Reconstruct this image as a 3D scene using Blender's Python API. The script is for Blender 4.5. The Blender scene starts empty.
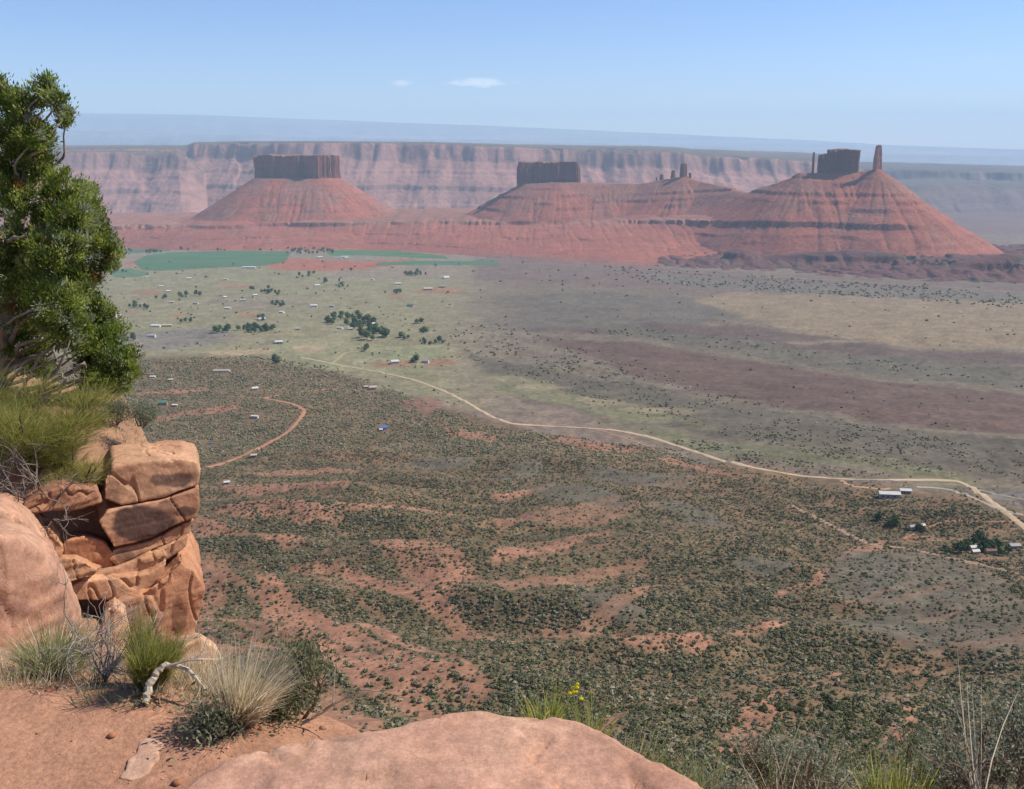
import bpy, bmesh, math, random
import numpy as np
from mathutils import Vector, Matrix, noise as mnoise

C = bpy.context
SC = C.scene
COL = SC.collection
rng = np.random.default_rng(7)
random.seed(7)

# ------------------------------------------------------------------ camera
F = 1018.0                       # focal length in pixels of a 1024 wide frame
CX, CY = 512.0, 394.5
EYE_ROW = 140.0
PITCH = math.atan((CY - EYE_ROW) / F)
CP, SP = math.cos(PITCH), math.sin(PITCH)
cam_d = bpy.data.cameras.new('camera')
cam_d.sensor_width = 36.0
cam_d.lens = F * 36.0 / 1024.0
cam_d.clip_start = 0.1
cam_d.clip_end = 300000.0
cam = bpy.data.objects.new('camera', cam_d)
cam.rotation_euler = (math.pi / 2 - PITCH, 0, 0)
COL.objects.link(cam)
SC.camera = cam

# ------------------------------------------------------------------ sky, sun, exposure
SUN_EL, SUN_AZ = 47.0, 75.0      # azimuth clockwise from the view direction
w = bpy.data.worlds.new('World')
SC.world = w
w.use_nodes = True
wt = w.node_tree
sky = wt.nodes.new('ShaderNodeTexSky')
sky.sky_type = 'NISHITA'
sky.sun_disc = False
sky.sun_elevation = math.radians(SUN_EL)
sky.sun_rotation = math.radians(SUN_AZ)
sky.altitude = 1900.0
sky.air_density = 1.0
sky.dust_density = 0.3
sky.ozone_density = 4.0
bg = wt.nodes['Background']
bg.inputs['Strength'].default_value = 0.108
wtc = wt.nodes.new('ShaderNodeTexCoord')
tint = wt.nodes.new('ShaderNodeMix'); tint.data_type = 'RGBA'; tint.blend_type = 'MULTIPLY'; tint.inputs[0].default_value = 1.0
tint.inputs[7].default_value = (0.93, 0.96, 1.12, 1)
wt.links.new(sky.outputs['Color'], tint.inputs[6])
cur = tint.outputs[2]
for px_c, py_c, w_c, h_c, amt in ((480, 83, 38, 5.5, 0.55), (403, 83, 14, 4, 0.32)):   # thin wisps of cloud
    v_c = (CY - py_c) / F
    tz_c = (v_c * CP - SP) / (CP + v_c * SP); sx_c = (px_c - CX) / F * (CP - tz_c * SP)
    mp = wt.nodes.new('ShaderNodeMapping'); mp.vector_type = 'POINT'
    mp.inputs['Scale'].default_value = (F / w_c, 0.0, F / h_c)
    mp.inputs['Location'].default_value = (-sx_c * F / w_c, 0, -tz_c * F / h_c)
    dv = wt.nodes.new('ShaderNodeVectorMath'); dv.operation = 'DIVIDE'
    sp_ = wt.nodes.new('ShaderNodeSeparateXYZ'); cb_ = wt.nodes.new('ShaderNodeCombineXYZ')
    wt.links.new(wtc.outputs['Generated'], sp_.inputs[0])
    for i_ in range(3): wt.links.new(sp_.outputs['Y'], cb_.inputs[i_])
    wt.links.new(wtc.outputs['Generated'], dv.inputs[0]); wt.links.new(cb_.outputs[0], dv.inputs[1])
    wt.links.new(dv.outputs[0], mp.inputs['Vector'])
    ln = wt.nodes.new('ShaderNodeVectorMath'); ln.operation = 'LENGTH'; wt.links.new(mp.outputs[0], ln.inputs[0])
    mp2 = wt.nodes.new('ShaderNodeMapping'); mp2.inputs['Scale'].default_value = (70, 1, 260); wt.links.new(dv.outputs[0], mp2.inputs['Vector'])
    nz = wt.nodes.new('ShaderNodeTexNoise'); nz.inputs['Scale'].default_value = 1.0; nz.inputs['Detail'].default_value = 5.0
    wt.links.new(mp2.outputs[0], nz.inputs['Vector'])
    su = wt.nodes.new('ShaderNodeMath'); su.operation = 'MULTIPLY_ADD'; su.inputs[1].default_value = -0.62
    wt.links.new(ln.outputs['Value'], su.inputs[0]); wt.links.new(nz.outputs['Fac'], su.inputs[2])
    mr = wt.nodes.new('ShaderNodeMapRange'); mr.inputs['From Min'].default_value = -0.05; mr.inputs['From Max'].default_value = 0.55; mr.inputs['To Max'].default_value = amt
    wt.links.new(su.outputs[0], mr.inputs['Value'])
    gy = wt.nodes.new('ShaderNodeMath'); gy.operation = 'GREATER_THAN'; gy.inputs[1].default_value = 0.2; wt.links.new(sp_.outputs['Y'], gy.inputs[0])
    ml = wt.nodes.new('ShaderNodeMath'); ml.operation = 'MULTIPLY'; wt.links.new(mr.outputs[0], ml.inputs[0]); wt.links.new(gy.outputs[0], ml.inputs[1])
    mx = wt.nodes.new('ShaderNodeMix'); mx.data_type = 'RGBA'
    wt.links.new(ml.outputs[0], mx.inputs[0]); wt.links.new(cur, mx.inputs[6]); mx.inputs[7].default_value = (11.0, 11.0, 11.2, 1)
    cur = mx.outputs[2]
wt.links.new(cur, bg.inputs['Color'])
sd = bpy.data.lights.new('sun', 'SUN')
sd.energy = 4.6
sd.angle = math.radians(0.53)
sd.color = (1.0, 0.94, 0.85)
sun = bpy.data.objects.new('sun', sd)
se, sa = math.radians(SUN_EL), math.radians(SUN_AZ)
sdir = Vector((math.sin(sa) * math.cos(se), math.cos(sa) * math.cos(se), math.sin(se)))
sun.rotation_euler = sdir.to_track_quat('Z', 'Y').to_euler()
sun.location = (30, 20, 60)
COL.objects.link(sun)
SC.view_settings.view_transform = 'Standard'
SC.view_settings.look = 'None'
SC.view_settings.gamma = 1.0
SC.view_settings.use_curve_mapping = False
SC.view_settings.exposure = 0.30
cy = SC.cycles
cy.max_bounces = 5
cy.diffuse_bounces = 2
cy.glossy_bounces = 1
cy.transmission_bounces = 2
cy.volume_bounces = 3
cy.transparent_max_bounces = 8
cy.use_denoising = True
cy.sample_clamp_indirect = 4.0

HAZE_DENSITY = 4.2e-5
HAZE_COLOR = (0.60, 0.81, 1.0)

# ------------------------------------------------------------------ helpers
def S(r, g, b, k=1.0):
    def f(c):
        c /= 255.0
        return (c / 12.92 if c <= 0.04045 else ((c + 0.055) / 1.055) ** 2.4) * k
    return np.array((f(r), f(g), f(b)))

def _h(ix, iy, iz, seed):
    ix = ix.astype(np.int64); iy = iy.astype(np.int64); iz = iz.astype(np.int64)
    n = (ix * 374761393 + iy * 668265263 + iz * 2147483647 + seed * 1274126177) & 0xFFFFFFFF
    n = ((n ^ (n >> 13)) * 1274126177) & 0xFFFFFFFF
    n = ((n ^ (n >> 16)) * 2246822519) & 0xFFFFFFFF
    n = n ^ (n >> 15)
    return (n & 0xFFFFFF) / float(0xFFFFFF)

def vn2(x, y, seed=0):
    x = np.asarray(x, float); y = np.asarray(y, float)
    x, y = np.broadcast_arrays(x, y)
    ix = np.floor(x); iy = np.floor(y)
    fx = x - ix; fy = y - iy
    fx = fx * fx * (3 - 2 * fx); fy = fy * fy * (3 - 2 * fy)
    z = np.zeros_like(ix)
    a = _h(ix, iy, z, seed); b = _h(ix + 1, iy, z, seed)
    c = _h(ix, iy + 1, z, seed); d = _h(ix + 1, iy + 1, z, seed)
    return ((a + (b - a) * fx) * (1 - fy) + (c + (d - c) * fx) * fy) * 2 - 1

def vn3(x, y, z, seed=0):
    ix = np.floor(x); iy = np.floor(y); iz = np.floor(z)
    fx = x - ix; fy = y - iy; fz = z - iz
    fx = fx * fx * (3 - 2 * fx); fy = fy * fy * (3 - 2 * fy); fz = fz * fz * (3 - 2 * fz)
    r = 0
    for k in (0, 1):
        a = _h(ix, iy, iz + k, seed); b = _h(ix + 1, iy, iz + k, seed)
        c = _h(ix, iy + 1, iz + k, seed); d = _h(ix + 1, iy + 1, iz + k, seed)
        v = (a + (b - a) * fx) * (1 - fy) + (c + (d - c) * fx) * fy
        r = r + v * (fz if k else 1 - fz)
    return r * 2 - 1

def fbm2(x, y, oct=4, seed=0, gain=0.5):
    r = 0; a = 1.0; t = 0
    x = np.asarray(x, float); y = np.asarray(y, float)
    for i in range(oct):
        r = r + a * vn2(x, y, seed + i * 17); t += a
        a *= gain
        x, y = 1.62 * x - 1.21 * y + 13.7, 1.21 * x + 1.62 * y - 7.3
    return r / t

def fbm3(x, y, z, oct=4, seed=0, gain=0.5):
    r = 0; a = 1.0; t = 0
    for i in range(oct):
        r = r + a * vn3(x, y, z, seed + i * 17); t += a
        a *= gain; x = x * 2.03 + 5.1; y = y * 2.01 - 3.3; z = z * 2.05 + 9.7
    return r / t

def sstep(a, b, x):
    t = np.clip((np.asarray(x, float) - a) / (b - a), 0, 1)
    return t * t * (3 - 2 * t)

def inpoly(px, py, poly):
    r = np.zeros(px.shape, bool)
    n = len(poly)
    for i in range(n):
        x1, y1 = poly[i]; x2, y2 = poly[(i + 1) % n]
        if y1 == y2: continue
        c = ((y1 > py) != (y2 > py)) & (px < (x2 - x1) * (py - y1) / (y2 - y1) + x1)
        r ^= c
    return r

def tana(py):                     # upward slope dz/dY seen at a pixel row
    v = (CY - np.asarray(py, float)) / F
    return (v * CP - SP) / (CP + v * SP)

def at(px, py, Y):                # world point at forward distance Y
    t = tana(py)
    z = t * Y
    depth = Y * CP - z * SP
    return np.array(((px - CX) / F * depth, Y, z))

def to_px(x, y, z):
    depth = y * CP - z * SP
    up = y * SP + z * CP
    return CX + F * x / depth, CY - F * up / depth

def s_of(px, py):                 # x / Y along a pixel's ray
    return (px - CX) / F * (CP - tana(py) * SP)

def mesh_obj(name, verts, faces, mat=None, parent=None, col=None, smooth=True, mats=None, midx=None):
    """faces: int array (n,3) or (n,4), or list of such arrays"""
    me = bpy.data.meshes.new(name)
    verts = np.asarray(verts, np.float32)
    fl = faces if isinstance(faces, list) else [faces]
    fl = [np.asarray(f, np.int32) for f in fl if len(f)]
    me.vertices.add(len(verts))
    me.vertices.foreach_set('co', verts.ravel())
    nl = sum(f.size for f in fl); nf = sum(len(f) for f in fl)
    me.loops.add(nl); me.polygons.add(nf)
    me.loops.foreach_set('vertex_index', np.concatenate([f.ravel() for f in fl]))
    st = []; o = 0
    for f in fl:
        st.append(o + np.arange(len(f)) * f.shape[1]); o += f.size
    me.polygons.foreach_set('loop_start', np.concatenate(st).astype(np.int32))
    me.update(calc_edges=True)
    me.polygons.foreach_set('use_smooth', np.full(nf, smooth))
    if col is not None:
        a = me.color_attributes.new('Col', 'FLOAT_COLOR', 'POINT')
        c4 = np.ones((len(verts), 4), np.float32); c4[:, :3] = col
        a.data.foreach_set('color', c4.ravel())
    for m in (mats or ([mat] if mat else [])): me.materials.append(m)
    if midx is not None: me.polygons.foreach_set('material_index', np.asarray(midx, np.int32))
    me.validate()
    ob = bpy.data.objects.new(name, me)
    COL.objects.link(ob)
    if parent is not None:
        ob.parent = parent
        ob.matrix_parent_inverse = Matrix.Translation(-parent.location)
    return ob

def grid_faces(nr, nc):
    i = np.arange(nr * nc).reshape(nr, nc)
    return np.stack([i[:-1, :-1], i[:-1, 1:], i[1:, 1:], i[1:, :-1]], -1).reshape(-1, 4)

def tag(o, label=None, cat=None, group=None, kind=None):
    if label: o['label'] = label
    if cat: o['category'] = cat
    if group: o['group'] = group
    if kind: o['kind'] = kind
    return o

def empty(name, loc):
    o = bpy.data.objects.new(name, None)
    o.location = Vector([float(c) for c in loc])
    o.empty_display_size = 0.2
    COL.objects.link(o)
    return o

# ------------------------------------------------------------------ materials
def mat_new(name):
    m = bpy.data.materials.new(name)
    m.use_nodes = True
    nt = m.node_tree
    b = nt.nodes['Principled BSDF']
    b.inputs['Roughness'].default_value = 0.9
    b.inputs['Specular IOR Level'].default_value = 0.15
    return m, nt, b

def nd(nt, t, **kw):
    n = nt.nodes.new(t)
    for k, v in kw.items():
        if k in n.inputs: n.inputs[k].default_value = v
        else: setattr(n, k, v)
    return n

def mat_attr(name, scales=((0.05, 0.25),), bump=None, rough=0.95, coord='Object', stretch=(1, 1, 1), tint=None):
    """colour from the mesh's own colour attribute, broken up by noise of real size"""
    m, nt, b = mat_new(name)
    b.inputs['Roughness'].default_value = rough
    L = nt.links
    at_ = nd(nt, 'ShaderNodeAttribute', attribute_name='Col')
    tc = nd(nt, 'ShaderNodeTexCoord')
    mp = nd(nt, 'ShaderNodeMapping'); mp.inputs['Scale'].default_value = stretch
    L.new(tc.outputs[coord], mp.inputs['Vector'])
    cur = at_.outputs['Color']
    nz = None
    for i, (sc_, amt) in enumerate(scales):
        nz = nd(nt, 'ShaderNodeTexNoise', Scale=sc_, Detail=4.0, Roughness=0.6)
        L.new(mp.outputs['Vector'], nz.inputs['Vector'])
        mr = nd(nt, 'ShaderNodeMapRange'); mr.inputs['From Min'].default_value = 0.3; mr.inputs['From Max'].default_value = 0.7
        mr.inputs['To Min'].default_value = 1 - amt; mr.inputs['To Max'].default_value = 1 + amt
        L.new(nz.outputs['Fac'], mr.inputs['Value'])
        mx = nd(nt, 'ShaderNodeMix', data_type='RGBA', blend_type='MULTIPLY')
        mx.inputs[0].default_value = 1.0
        L.new(cur, mx.inputs[6]); L.new(mr.outputs['Result'], mx.inputs[7])
        cur = mx.outputs[2]
    L.new(cur, b.inputs['Base Color'])
    if bump:
        nb = nd(nt, 'ShaderNodeTexNoise', Scale=bump[0], Detail=6.0, Roughness=0.65)
        L.new(mp.outputs['Vector'], nb.inputs['Vector'])
        bp = nd(nt, 'ShaderNodeBump', Strength=bump[1], Distance=bump[2])
        L.new(nb.outputs['Fac'], bp.inputs['Height'])
        L.new(bp.outputs['Normal'], b.inputs['Normal'])
    return m

def mat_plain(name, rgb, rough=0.8, spec=0.2):
    m, nt, b = mat_new(name)
    n = nd(nt, 'ShaderNodeTexNoise', Scale=3.0, Detail=3.0)
    mr = nd(nt, 'ShaderNodeMapRange'); mr.inputs['To Min'].default_value = 0.8; mr.inputs['To Max'].default_value = 1.2
    mx = nd(nt, 'ShaderNodeMix', data_type='RGBA', blend_type='MULTIPLY'); mx.inputs[0].default_value = 1.0
    mx.inputs[6].default_value = (*[float(c) for c in rgb], 1)
    nt.links.new(n.outputs['Fac'], mr.inputs['Value']); nt.links.new(mr.outputs['Result'], mx.inputs[7])
    nt.links.new(mx.outputs[2], b.inputs['Base Color'])
    b.inputs['Roughness'].default_value = rough
    b.inputs['Specular IOR Level'].default_value = spec
    return m

M_ground = mat_attr('valley_earth', ((0.02, 0.12), (0.15, 0.30), (0.7, 0.25)), (0.5, 0.5, 0.6))
M_redrock = mat_attr('red_talus', ((0.012, 0.14), (0.08, 0.22)), (0.06, 0.7, 6.0))
M_cliff = mat_attr('cliff_rock', ((0.01, 0.18), (0.05, 0.14)), (0.05, 0.8, 8.0), stretch=(1, 1, 0.15))
M_far = mat_attr('far_rock', ((0.004, 0.10), (0.02, 0.16)), (0.02, 0.7, 20.0), stretch=(1, 1, 0.5))

# ------------------------------------------------------------------ valley terrain
PT = np.array([(10, -10.5), (20, -17.5), (60, -44.5), (150, -103), (250, -158), (350, -196), (500, -232), (800, -276), (1200, -318),
               (2000, -378), (3000, -436), (4000, -484), (5150, -532), (6500, -590), (8000, -655), (9500, -690), (12000, -705), (40000, -720)], float)
_lx = np.linspace(math.log(8), math.log(40000), 1200)
_lz = np.interp(_lx, np.log(PT[:, 0]), PT[:, 1] / PT[:, 0])
_k = np.hanning(41); _k /= _k.sum()
_lzs = np.convolve(np.pad(_lz, 20, mode='edge'), _k, mode='valid')
def base_z(Y):
    return np.interp(np.log(np.maximum(Y, 8)), _lx, _lzs) * Y

# spurs of the slope below the rim: (px, py, length m, width m, height m, turn)
SPURS = [(425, 585, 110, 38, 10, -0.25), (270, 500, 190, 40, 10, -0.05), (270, 535, 150, 30, 9, -0.15), (255, 560, 140, 30, 10, -0.3), (400, 610, 130, 28, 8, -0.1),
         (560, 568, 130, 36, 9, 0.25), (340, 660, 120, 26, 12, -0.55), (420, 700, 90, 20, 9, -0.3), (770, 645, 100, 24, 8, 0.3), (760, 730, 60, 18, 9, 0.35),
         (640, 656, 80, 20, 7, 0.1), (400, 537, 160, 34, 8, 0.0), (215, 600, 90, 26, 9, -0.5)]
def _base_at(px, py):
    Ys = np.geomspace(12, 30000, 6000)
    q = base_z(Ys) / Ys
    i = int(np.argmax(q >= tana(py)))
    Y = Ys[i]
    return s_of(px, py) * Y, Y
_spw = [(*_base_at(a, b), l, wd, h, t) for a, b, l, wd, h, t in SPURS]
def terr_z(x, Y):
    z = base_z(Y)
    damp = sstep(20, 150, Y) * (1 - sstep(1800, 3200, Y) * 0.9)
    n = fbm2(x / 140 + 3, Y / 100, 4, 11) * 8 + (1 - np.abs(fbm2(x / 260, Y / 70 + x / 500, 3, 31)) * 2) * 7 * (1 - sstep(700, 1500, Y))
    z = z + n * damp * sstep(120, 420, Y)
    z = z + fbm2(x / 22, Y / 22, 3, 5) * 1.6 * damp
    for sx, sy, l, wd, h, t in _spw:
        dx, dy = x - sx, Y - sy
        a = (dx * math.cos(t) + dy * math.sin(t)) / l
        b = (-dx * math.sin(t) + dy * math.cos(t)) / wd
        z = z + h * np.exp(-a * a - b * b)
    return z

# rows so that neighbours stand about a pixel apart
Yd = np.geomspace(11, 34000, 20000)
pyd = CY - F * (Yd * SP + base_z(Yd) * CP) / (Yd * CP - base_z(Yd) * SP)
rows = [0]
for i in range(1, len(Yd)):
    if pyd[rows[-1]] - pyd[i] >= 1.05 or Yd[i] / Yd[rows[-1]] > 1.10: rows.append(i)
TY = Yd[rows]
TS = np.linspace(-0.66, 0.66, 1050)
GS, GY = np.meshgrid(TS, TY)
GX = GS * GY
GZ = terr_z(GX, GY)
TQ = GZ / GY
PXg, PYg = to_px(GX, GY, base_z(GY))

def ground_at(px, py):
    """first terrain point met by each pixel's ray"""
    px = np.atleast_1d(np.asarray(px, float)); py = np.atleast_1d(np.asarray(py, float))
    s = s_of(px, py)
    ci = np.clip((s - TS[0]) / (TS[1] - TS[0]), 0, len(TS) - 1.001)
    c0 = ci.astype(int); fr = ci - c0
    out = np.zeros((len(px), 3))
    t = tana(py)
    for a in range(0, len(px), 4000):
        b = slice(a, a + 4000)
        q = TQ[:, c0[b]] * (1 - fr[b]) + TQ[:, c0[b] + 1] * fr[b]
        hit = q >= t[b]
        hit[:8] = False
        r = np.clip(np.argmax(hit, 0), 1, len(TY) - 1)
        k = np.arange(q.shape[1])
        q0 = q[r - 1, k]; q1 = q[r, k]
        g = np.clip((t[b] - q0) / np.where(q1 - q0 == 0, 1, q1 - q0), 0, 1)
        Y = TY[r - 1] + (TY[r] - TY[r - 1]) * g
        qq = q0 + (q1 - q0) * g
        out[b] = np.stack([s[b] * Y, Y, qq * Y], 1)
    return out

def grid_z(x, Y):
    """height of the terrain mesh itself"""
    x = np.asarray(x, float); Y = np.asarray(Y, float)
    ci = np.clip((x / Y - TS[0]) / (TS[1] - TS[0]), 0, len(TS) - 1.001); c0 = ci.astype(int); f = ci - c0
    r0 = np.clip(np.searchsorted(TY, Y) - 1, 0, len(TY) - 2)
    g = np.clip((Y - TY[r0]) / (TY[r0 + 1] - TY[r0]), 0, 1)
    q = (GZ[r0, c0] * (1 - f) + GZ[r0, c0 + 1] * f) * (1 - g) + (GZ[r0 + 1, c0] * (1 - f) + GZ[r0 + 1, c0 + 1] * f) * g
    return q

# land cover ---------------------------------------------------------------
wn1 = fbm2(GX / (0.03 * GY + 20), GY / (0.10 * GY + 20), 4, 71)
wn2 = fbm2(GX / (0.03 * GY + 20) + 40, GY / (0.10 * GY + 20) - 9, 4, 83)
U = PXg + wn1 * 10
V = PYg + wn2 * (2.0 + 4.5 * sstep(320, 520, PYg))
SLOPE_LINE = [(-300, 358), (140, 358), (250, 356), (330, 366), (400, 392), (480, 424), (560, 436), (640, 444), (720, 466), (830, 486), (960, 500), (1024, 520), (1400, 560)]
_sl = np.array(SLOPE_LINE, float)
def slope_row(px): return np.interp(px, _sl[:, 0], _sl[:, 1])
LC = np.empty(GX.shape + (3,))
LC[:] = S(148, 128, 110)
def paint(mask, rgb, a=1.0):
    m = (mask * a)[..., None]
    LC[:] = LC * (1 - m) + rgb * m
def soft(m):
    m = m.astype(float)
    for _ in range(1):
        m[1:-1] = (m[:-2] + 2 * m[1:-1] + m[2:]) / 4
        m[:, 3:-3] = (m[:, :-6] + m[:, 6:] + 2 * m[:, 3:-3] + m[:, 1:-5] + m[:, 5:-1]) / 6
    return m
def poly(pts, rgb, a=0.85): paint(soft(inpoly(U, V, pts)), rgb, a)
def ell(cx, cyy, rx, ry, rgb, a=0.8, rot=0.0):
    dx, dy = U - cx, V - cyy
    c, s = math.cos(rot), math.sin(rot)
    d = np.sqrt(((dx * c + dy * s) / rx) ** 2 + ((-dx * s + dy * c) / ry) ** 2)
    m = 1 - sstep(0.75, 1.15, d + wn1 * 0.35 + wn2 * 0.25)
    paint(m, rgb, a); return m
# olive pasture on the left, mauve plain on the right
paint(soft(inpoly(U, V, [(-300, 262), (600, 262), (600, 412), (520, 425), (400, 400), (330, 370), (250, 362), (-300, 362)])) * (1 - sstep(400, 560, U + wn2 * 20)), S(158, 150, 112), 0.9)
poly([(-300, 240), (500, 248), (500, 264), (-300, 276)], S(158, 146, 120))
poly([(110, 336), (205, 328), (240, 340), (150, 352)], S(142, 133, 122), 0.8)
poly([(200, 300), (290, 296), (330, 305), (240, 312)], S(152, 136, 118), 0.5)
poly([(235, 352), (300, 340), (430, 345), (455, 352), (400, 372), (330, 368)], S(162, 156, 116), 0.8)
poly([(280, 362), (310, 356), (335, 364), (300, 372)], S(148, 148, 108), 0.7)
poly([(380, 346), (440, 350), (436, 362), (390, 358)], S(150, 150, 110), 0.7)
poly([(330, 280), (450, 276), (470, 262), (400, 258), (330, 268)], S(160, 140, 120), 0.7)
# red ploughed ground by the fields
poly([(255, 262), (300, 258), (345, 262), (400, 260), (430, 262), (372, 268), (330, 272), (270, 270)], S(186, 112, 84), 0.9)
poly([(130, 262), (145, 258), (150, 268), (125, 268)], S(176, 120, 95), 0.7)
for e in ((150, 292, 16, 3), (246, 316, 16, 3), (180, 316, 10, 2.5), (436, 291, 24, 3), (396, 296, 14, 2), (395, 363, 26, 2.5), (440, 362, 16, 2.5), (235, 287, 20, 2), (134, 311, 8, 1.5)):
    ell(*e, S(178, 124, 94), 0.6)
for e in ((228, 354, 26, 4), (310, 349, 18, 4), (255, 352, 14, 3)): ell(*e, S(196, 168, 132), 0.7)
# right hand plain
paint(soft(inpoly(U, V, [(420, 300), (440, 262), (1400, 292), (1400, 560), (1024, 520), (960, 498), (830, 484), (720, 464), (640, 440), (560, 405), (420, 352)])) * sstep(430, 560, U + wn2 * 14), S(136, 122, 100), 0.9)
poly([(470, 256), (600, 262), (760, 276), (1400, 300), (1400, 318), (760, 296), (600, 286), (470, 280)], S(136, 114, 100))
poly([(640, 272), (760, 282), (1400, 304), (1400, 318), (800, 296), (680, 286)], S(132, 122, 104), 0.8)
paint(soft(inpoly(U, V, [(470, 296), (600, 292), (740, 300), (740, 320), (620, 330), (456, 330)])) * sstep(455, 540, U), S(124, 114, 98), 0.85)
poly([(690, 300), (740, 292), (860, 296), (1400, 318), (1400, 366), (1040, 352), (900, 346), (820, 336), (750, 318)], S(164, 142, 110))
poly([(560, 330), (640, 322), (760, 326), (900, 348), (1400, 372), (1400, 384), (900, 360), (700, 340)], S(116, 97, 86))
poly([(540, 318), (640, 326), (720, 338), (840, 352), (960, 364), (1400, 388), (1400, 414), (1024, 388), (900, 378), (760, 356), (650, 341)], S(120, 112, 94))
poly([(530, 336), (640, 344), (760, 360), (900, 384), (1400, 420), (1400, 470), (1000, 436), (860, 420), (760, 402), (640, 376)], S(120, 94, 82))
poly([(460, 352), (560, 372), (640, 382), (760, 408), (900, 432), (1400, 480), (1400, 500), (980, 476), (850, 466), (700, 436), (610, 416), (520, 402)], S(114, 104, 86))
poly([(478, 372), (545, 378), (566, 394), (640, 404), (720, 432), (620, 420), (540, 402), (500, 396)], S(142, 136, 100), 0.8)
poly([(600, 420), (650, 428), (760, 452), (850, 466), (960, 474), (1050, 500), (960, 484), (830, 474), (720, 456)], S(136, 132, 98), 0.8)
poly([(860, 500), (950, 492), (1010, 520), (940, 524), (880, 516)], S(128, 124, 92), 0.85)
poly([(960, 490), (1060, 500), (1060, 540), (1000, 516)], S(134, 124, 112), 0.8)
for e in ((540, 386, 30, 4), (505, 378, 22, 3), (600, 400, 26, 3), (660, 410, 40, 3), (825, 342, 40, 2)): ell(*e, S(176, 158, 124), 0.5)
for i, e in enumerate(((560, 330, 30, 3), (665, 356, 40, 4), (800, 392, 60, 5), (900, 410, 70, 5))): ell(*e, S(116, 88, 80), 0.35)
# the wooded slope: red earth with grey sage flats
sl = V - slope_row(U)
mslope = sstep(-2, 7, sl)
patch = fbm2(GX / 60, GY / 90, 4, 19)
soil = S(146, 116, 86) * (0.5 + 0.5 * sstep(-0.6, 0.4, patch))[..., None] + S(118, 108, 80) * (0.5 - 0.5 * sstep(-0.6, 0.4, patch))[..., None]
LC[:] = LC * (1 - mslope[..., None]) + soil * mslope[..., None]
low = sstep(-0.25, 0.35, fbm2(GX / 7, GY / 10, 3, 771) + 0.3 * patch) * mslope * 0.55      # low grey green scrub too small to tell apart
paint(low, S(98, 98, 66))
RED = np.zeros(GX.shape); SAGE = np.zeros(GX.shape)
REDS = [(270, 498, 72, 9, .06), (268, 537, 75, 6, .1), (250, 556, 66, 8, .22), (425, 583, 62, 15, .2), (408, 608, 70, 10, .1), (545, 567, 64, 7, -.3), (425, 700, 80, 11, .18),
        (350, 680, 60, 18, .7), (300, 640, 60, 16, .75), (220, 600, 30, 30, .8), (642, 656, 42, 6, .05), (700, 658, 20, 6, 0), (770, 645, 48, 6, -.25), (764, 730, 54, 10, -.4), (897, 736, 20, 7, -.4),
        (168, 394, 44, 2.5, -.05), (192, 416, 52, 3, -.1), (300, 475, 50, 3, 0), (396, 537, 62, 5, -.05), (600, 445, 50, 4, .1), (700, 470, 40, 4, .3), (470, 440, 30, 3, .1), (660, 600, 30, 4, -.3),
        (800, 600, 30, 4, -.5), (860, 560, 26, 4, -.4), (920, 540, 20, 4, -.3), (990, 570, 20, 4, -.2), (520, 500, 30, 3, -.1), (850, 690, 26, 5, -.3), (480, 640, 40, 4, .2), (330, 590, 50, 5, .1)]
for a, b, c, d, r in REDS:
    RED = np.maximum(RED, ell(a, b, c, d, S(182, 130, 102), 0.85, r))
SAGES = [(500, 481, 22, 6, 0), (530, 471, 18, 5, 0), (764, 579, 32, 11, 0), (862, 587, 34, 22, .1), (960, 610, 90, 46, .35), (750, 680, 22, 8, -.2), (580, 500, 60, 8, .1), (640, 480, 60, 9, .2), (610, 620, 34, 6, 0),
         (440, 470, 40, 5, 0), (700, 520, 50, 8, .3), (900, 640, 60, 12, .2)]
for a, b, c, d, r in SAGES:
    SAGE = np.maximum(SAGE, ell(a, b, c, d, S(116, 110, 94), 0.7, r))
bare = ell(425, 408, 26, 11, S(150, 112, 92), 0.9)
RED = np.maximum(RED, bare)
# bands of bare earth following the benches of the slope
_kk = np.interp(PYg, [380, 480, 560, 620, 700, 800], [0.02, 0.06, 0.20, 0.34, 0.46, 0.5])
_dx = PXg - 510.0
BANDC = PYg + np.where(_dx < 0, -_dx * _kk, _dx * 0.22 * np.interp(PYg, [420, 560, 800], [0.3, 1, 1.2])) + wn1 * 9
BAND = fbm2(BANDC / 15.0, PXg / 190.0 + 7, 3, 733) + 0.35 * fbm2(BANDC / 5.5, PXg / 90.0, 2, 741)
_wb = sstep(430, 540, PYg) * np.interp(PXg, [-200, 450, 700, 1024], [1.0, 0.85, 0.35, 0.3])
_mb = sstep(0.22, 0.48, BAND) * _wb * mslope
paint(_mb * 0.85, S(182, 130, 102))
RED = np.maximum(RED, _mb * 0.9)
# wash and small tracks on the right
mott = fbm2(GX / 9, GY / 14, 3, 91) + 0.8 * fbm2(GX / 28, GY / 40, 3, 93) * sstep(0, 40, -sl)
LC *= (1 + 0.19 * mott + 0.10 * vn2(GX / 4.5, GY / 9, 97))[..., None]
LC *= (1 + 0.10 * fbm2(GX / 50, GY / 80, 3, 95))[..., None]
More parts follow.
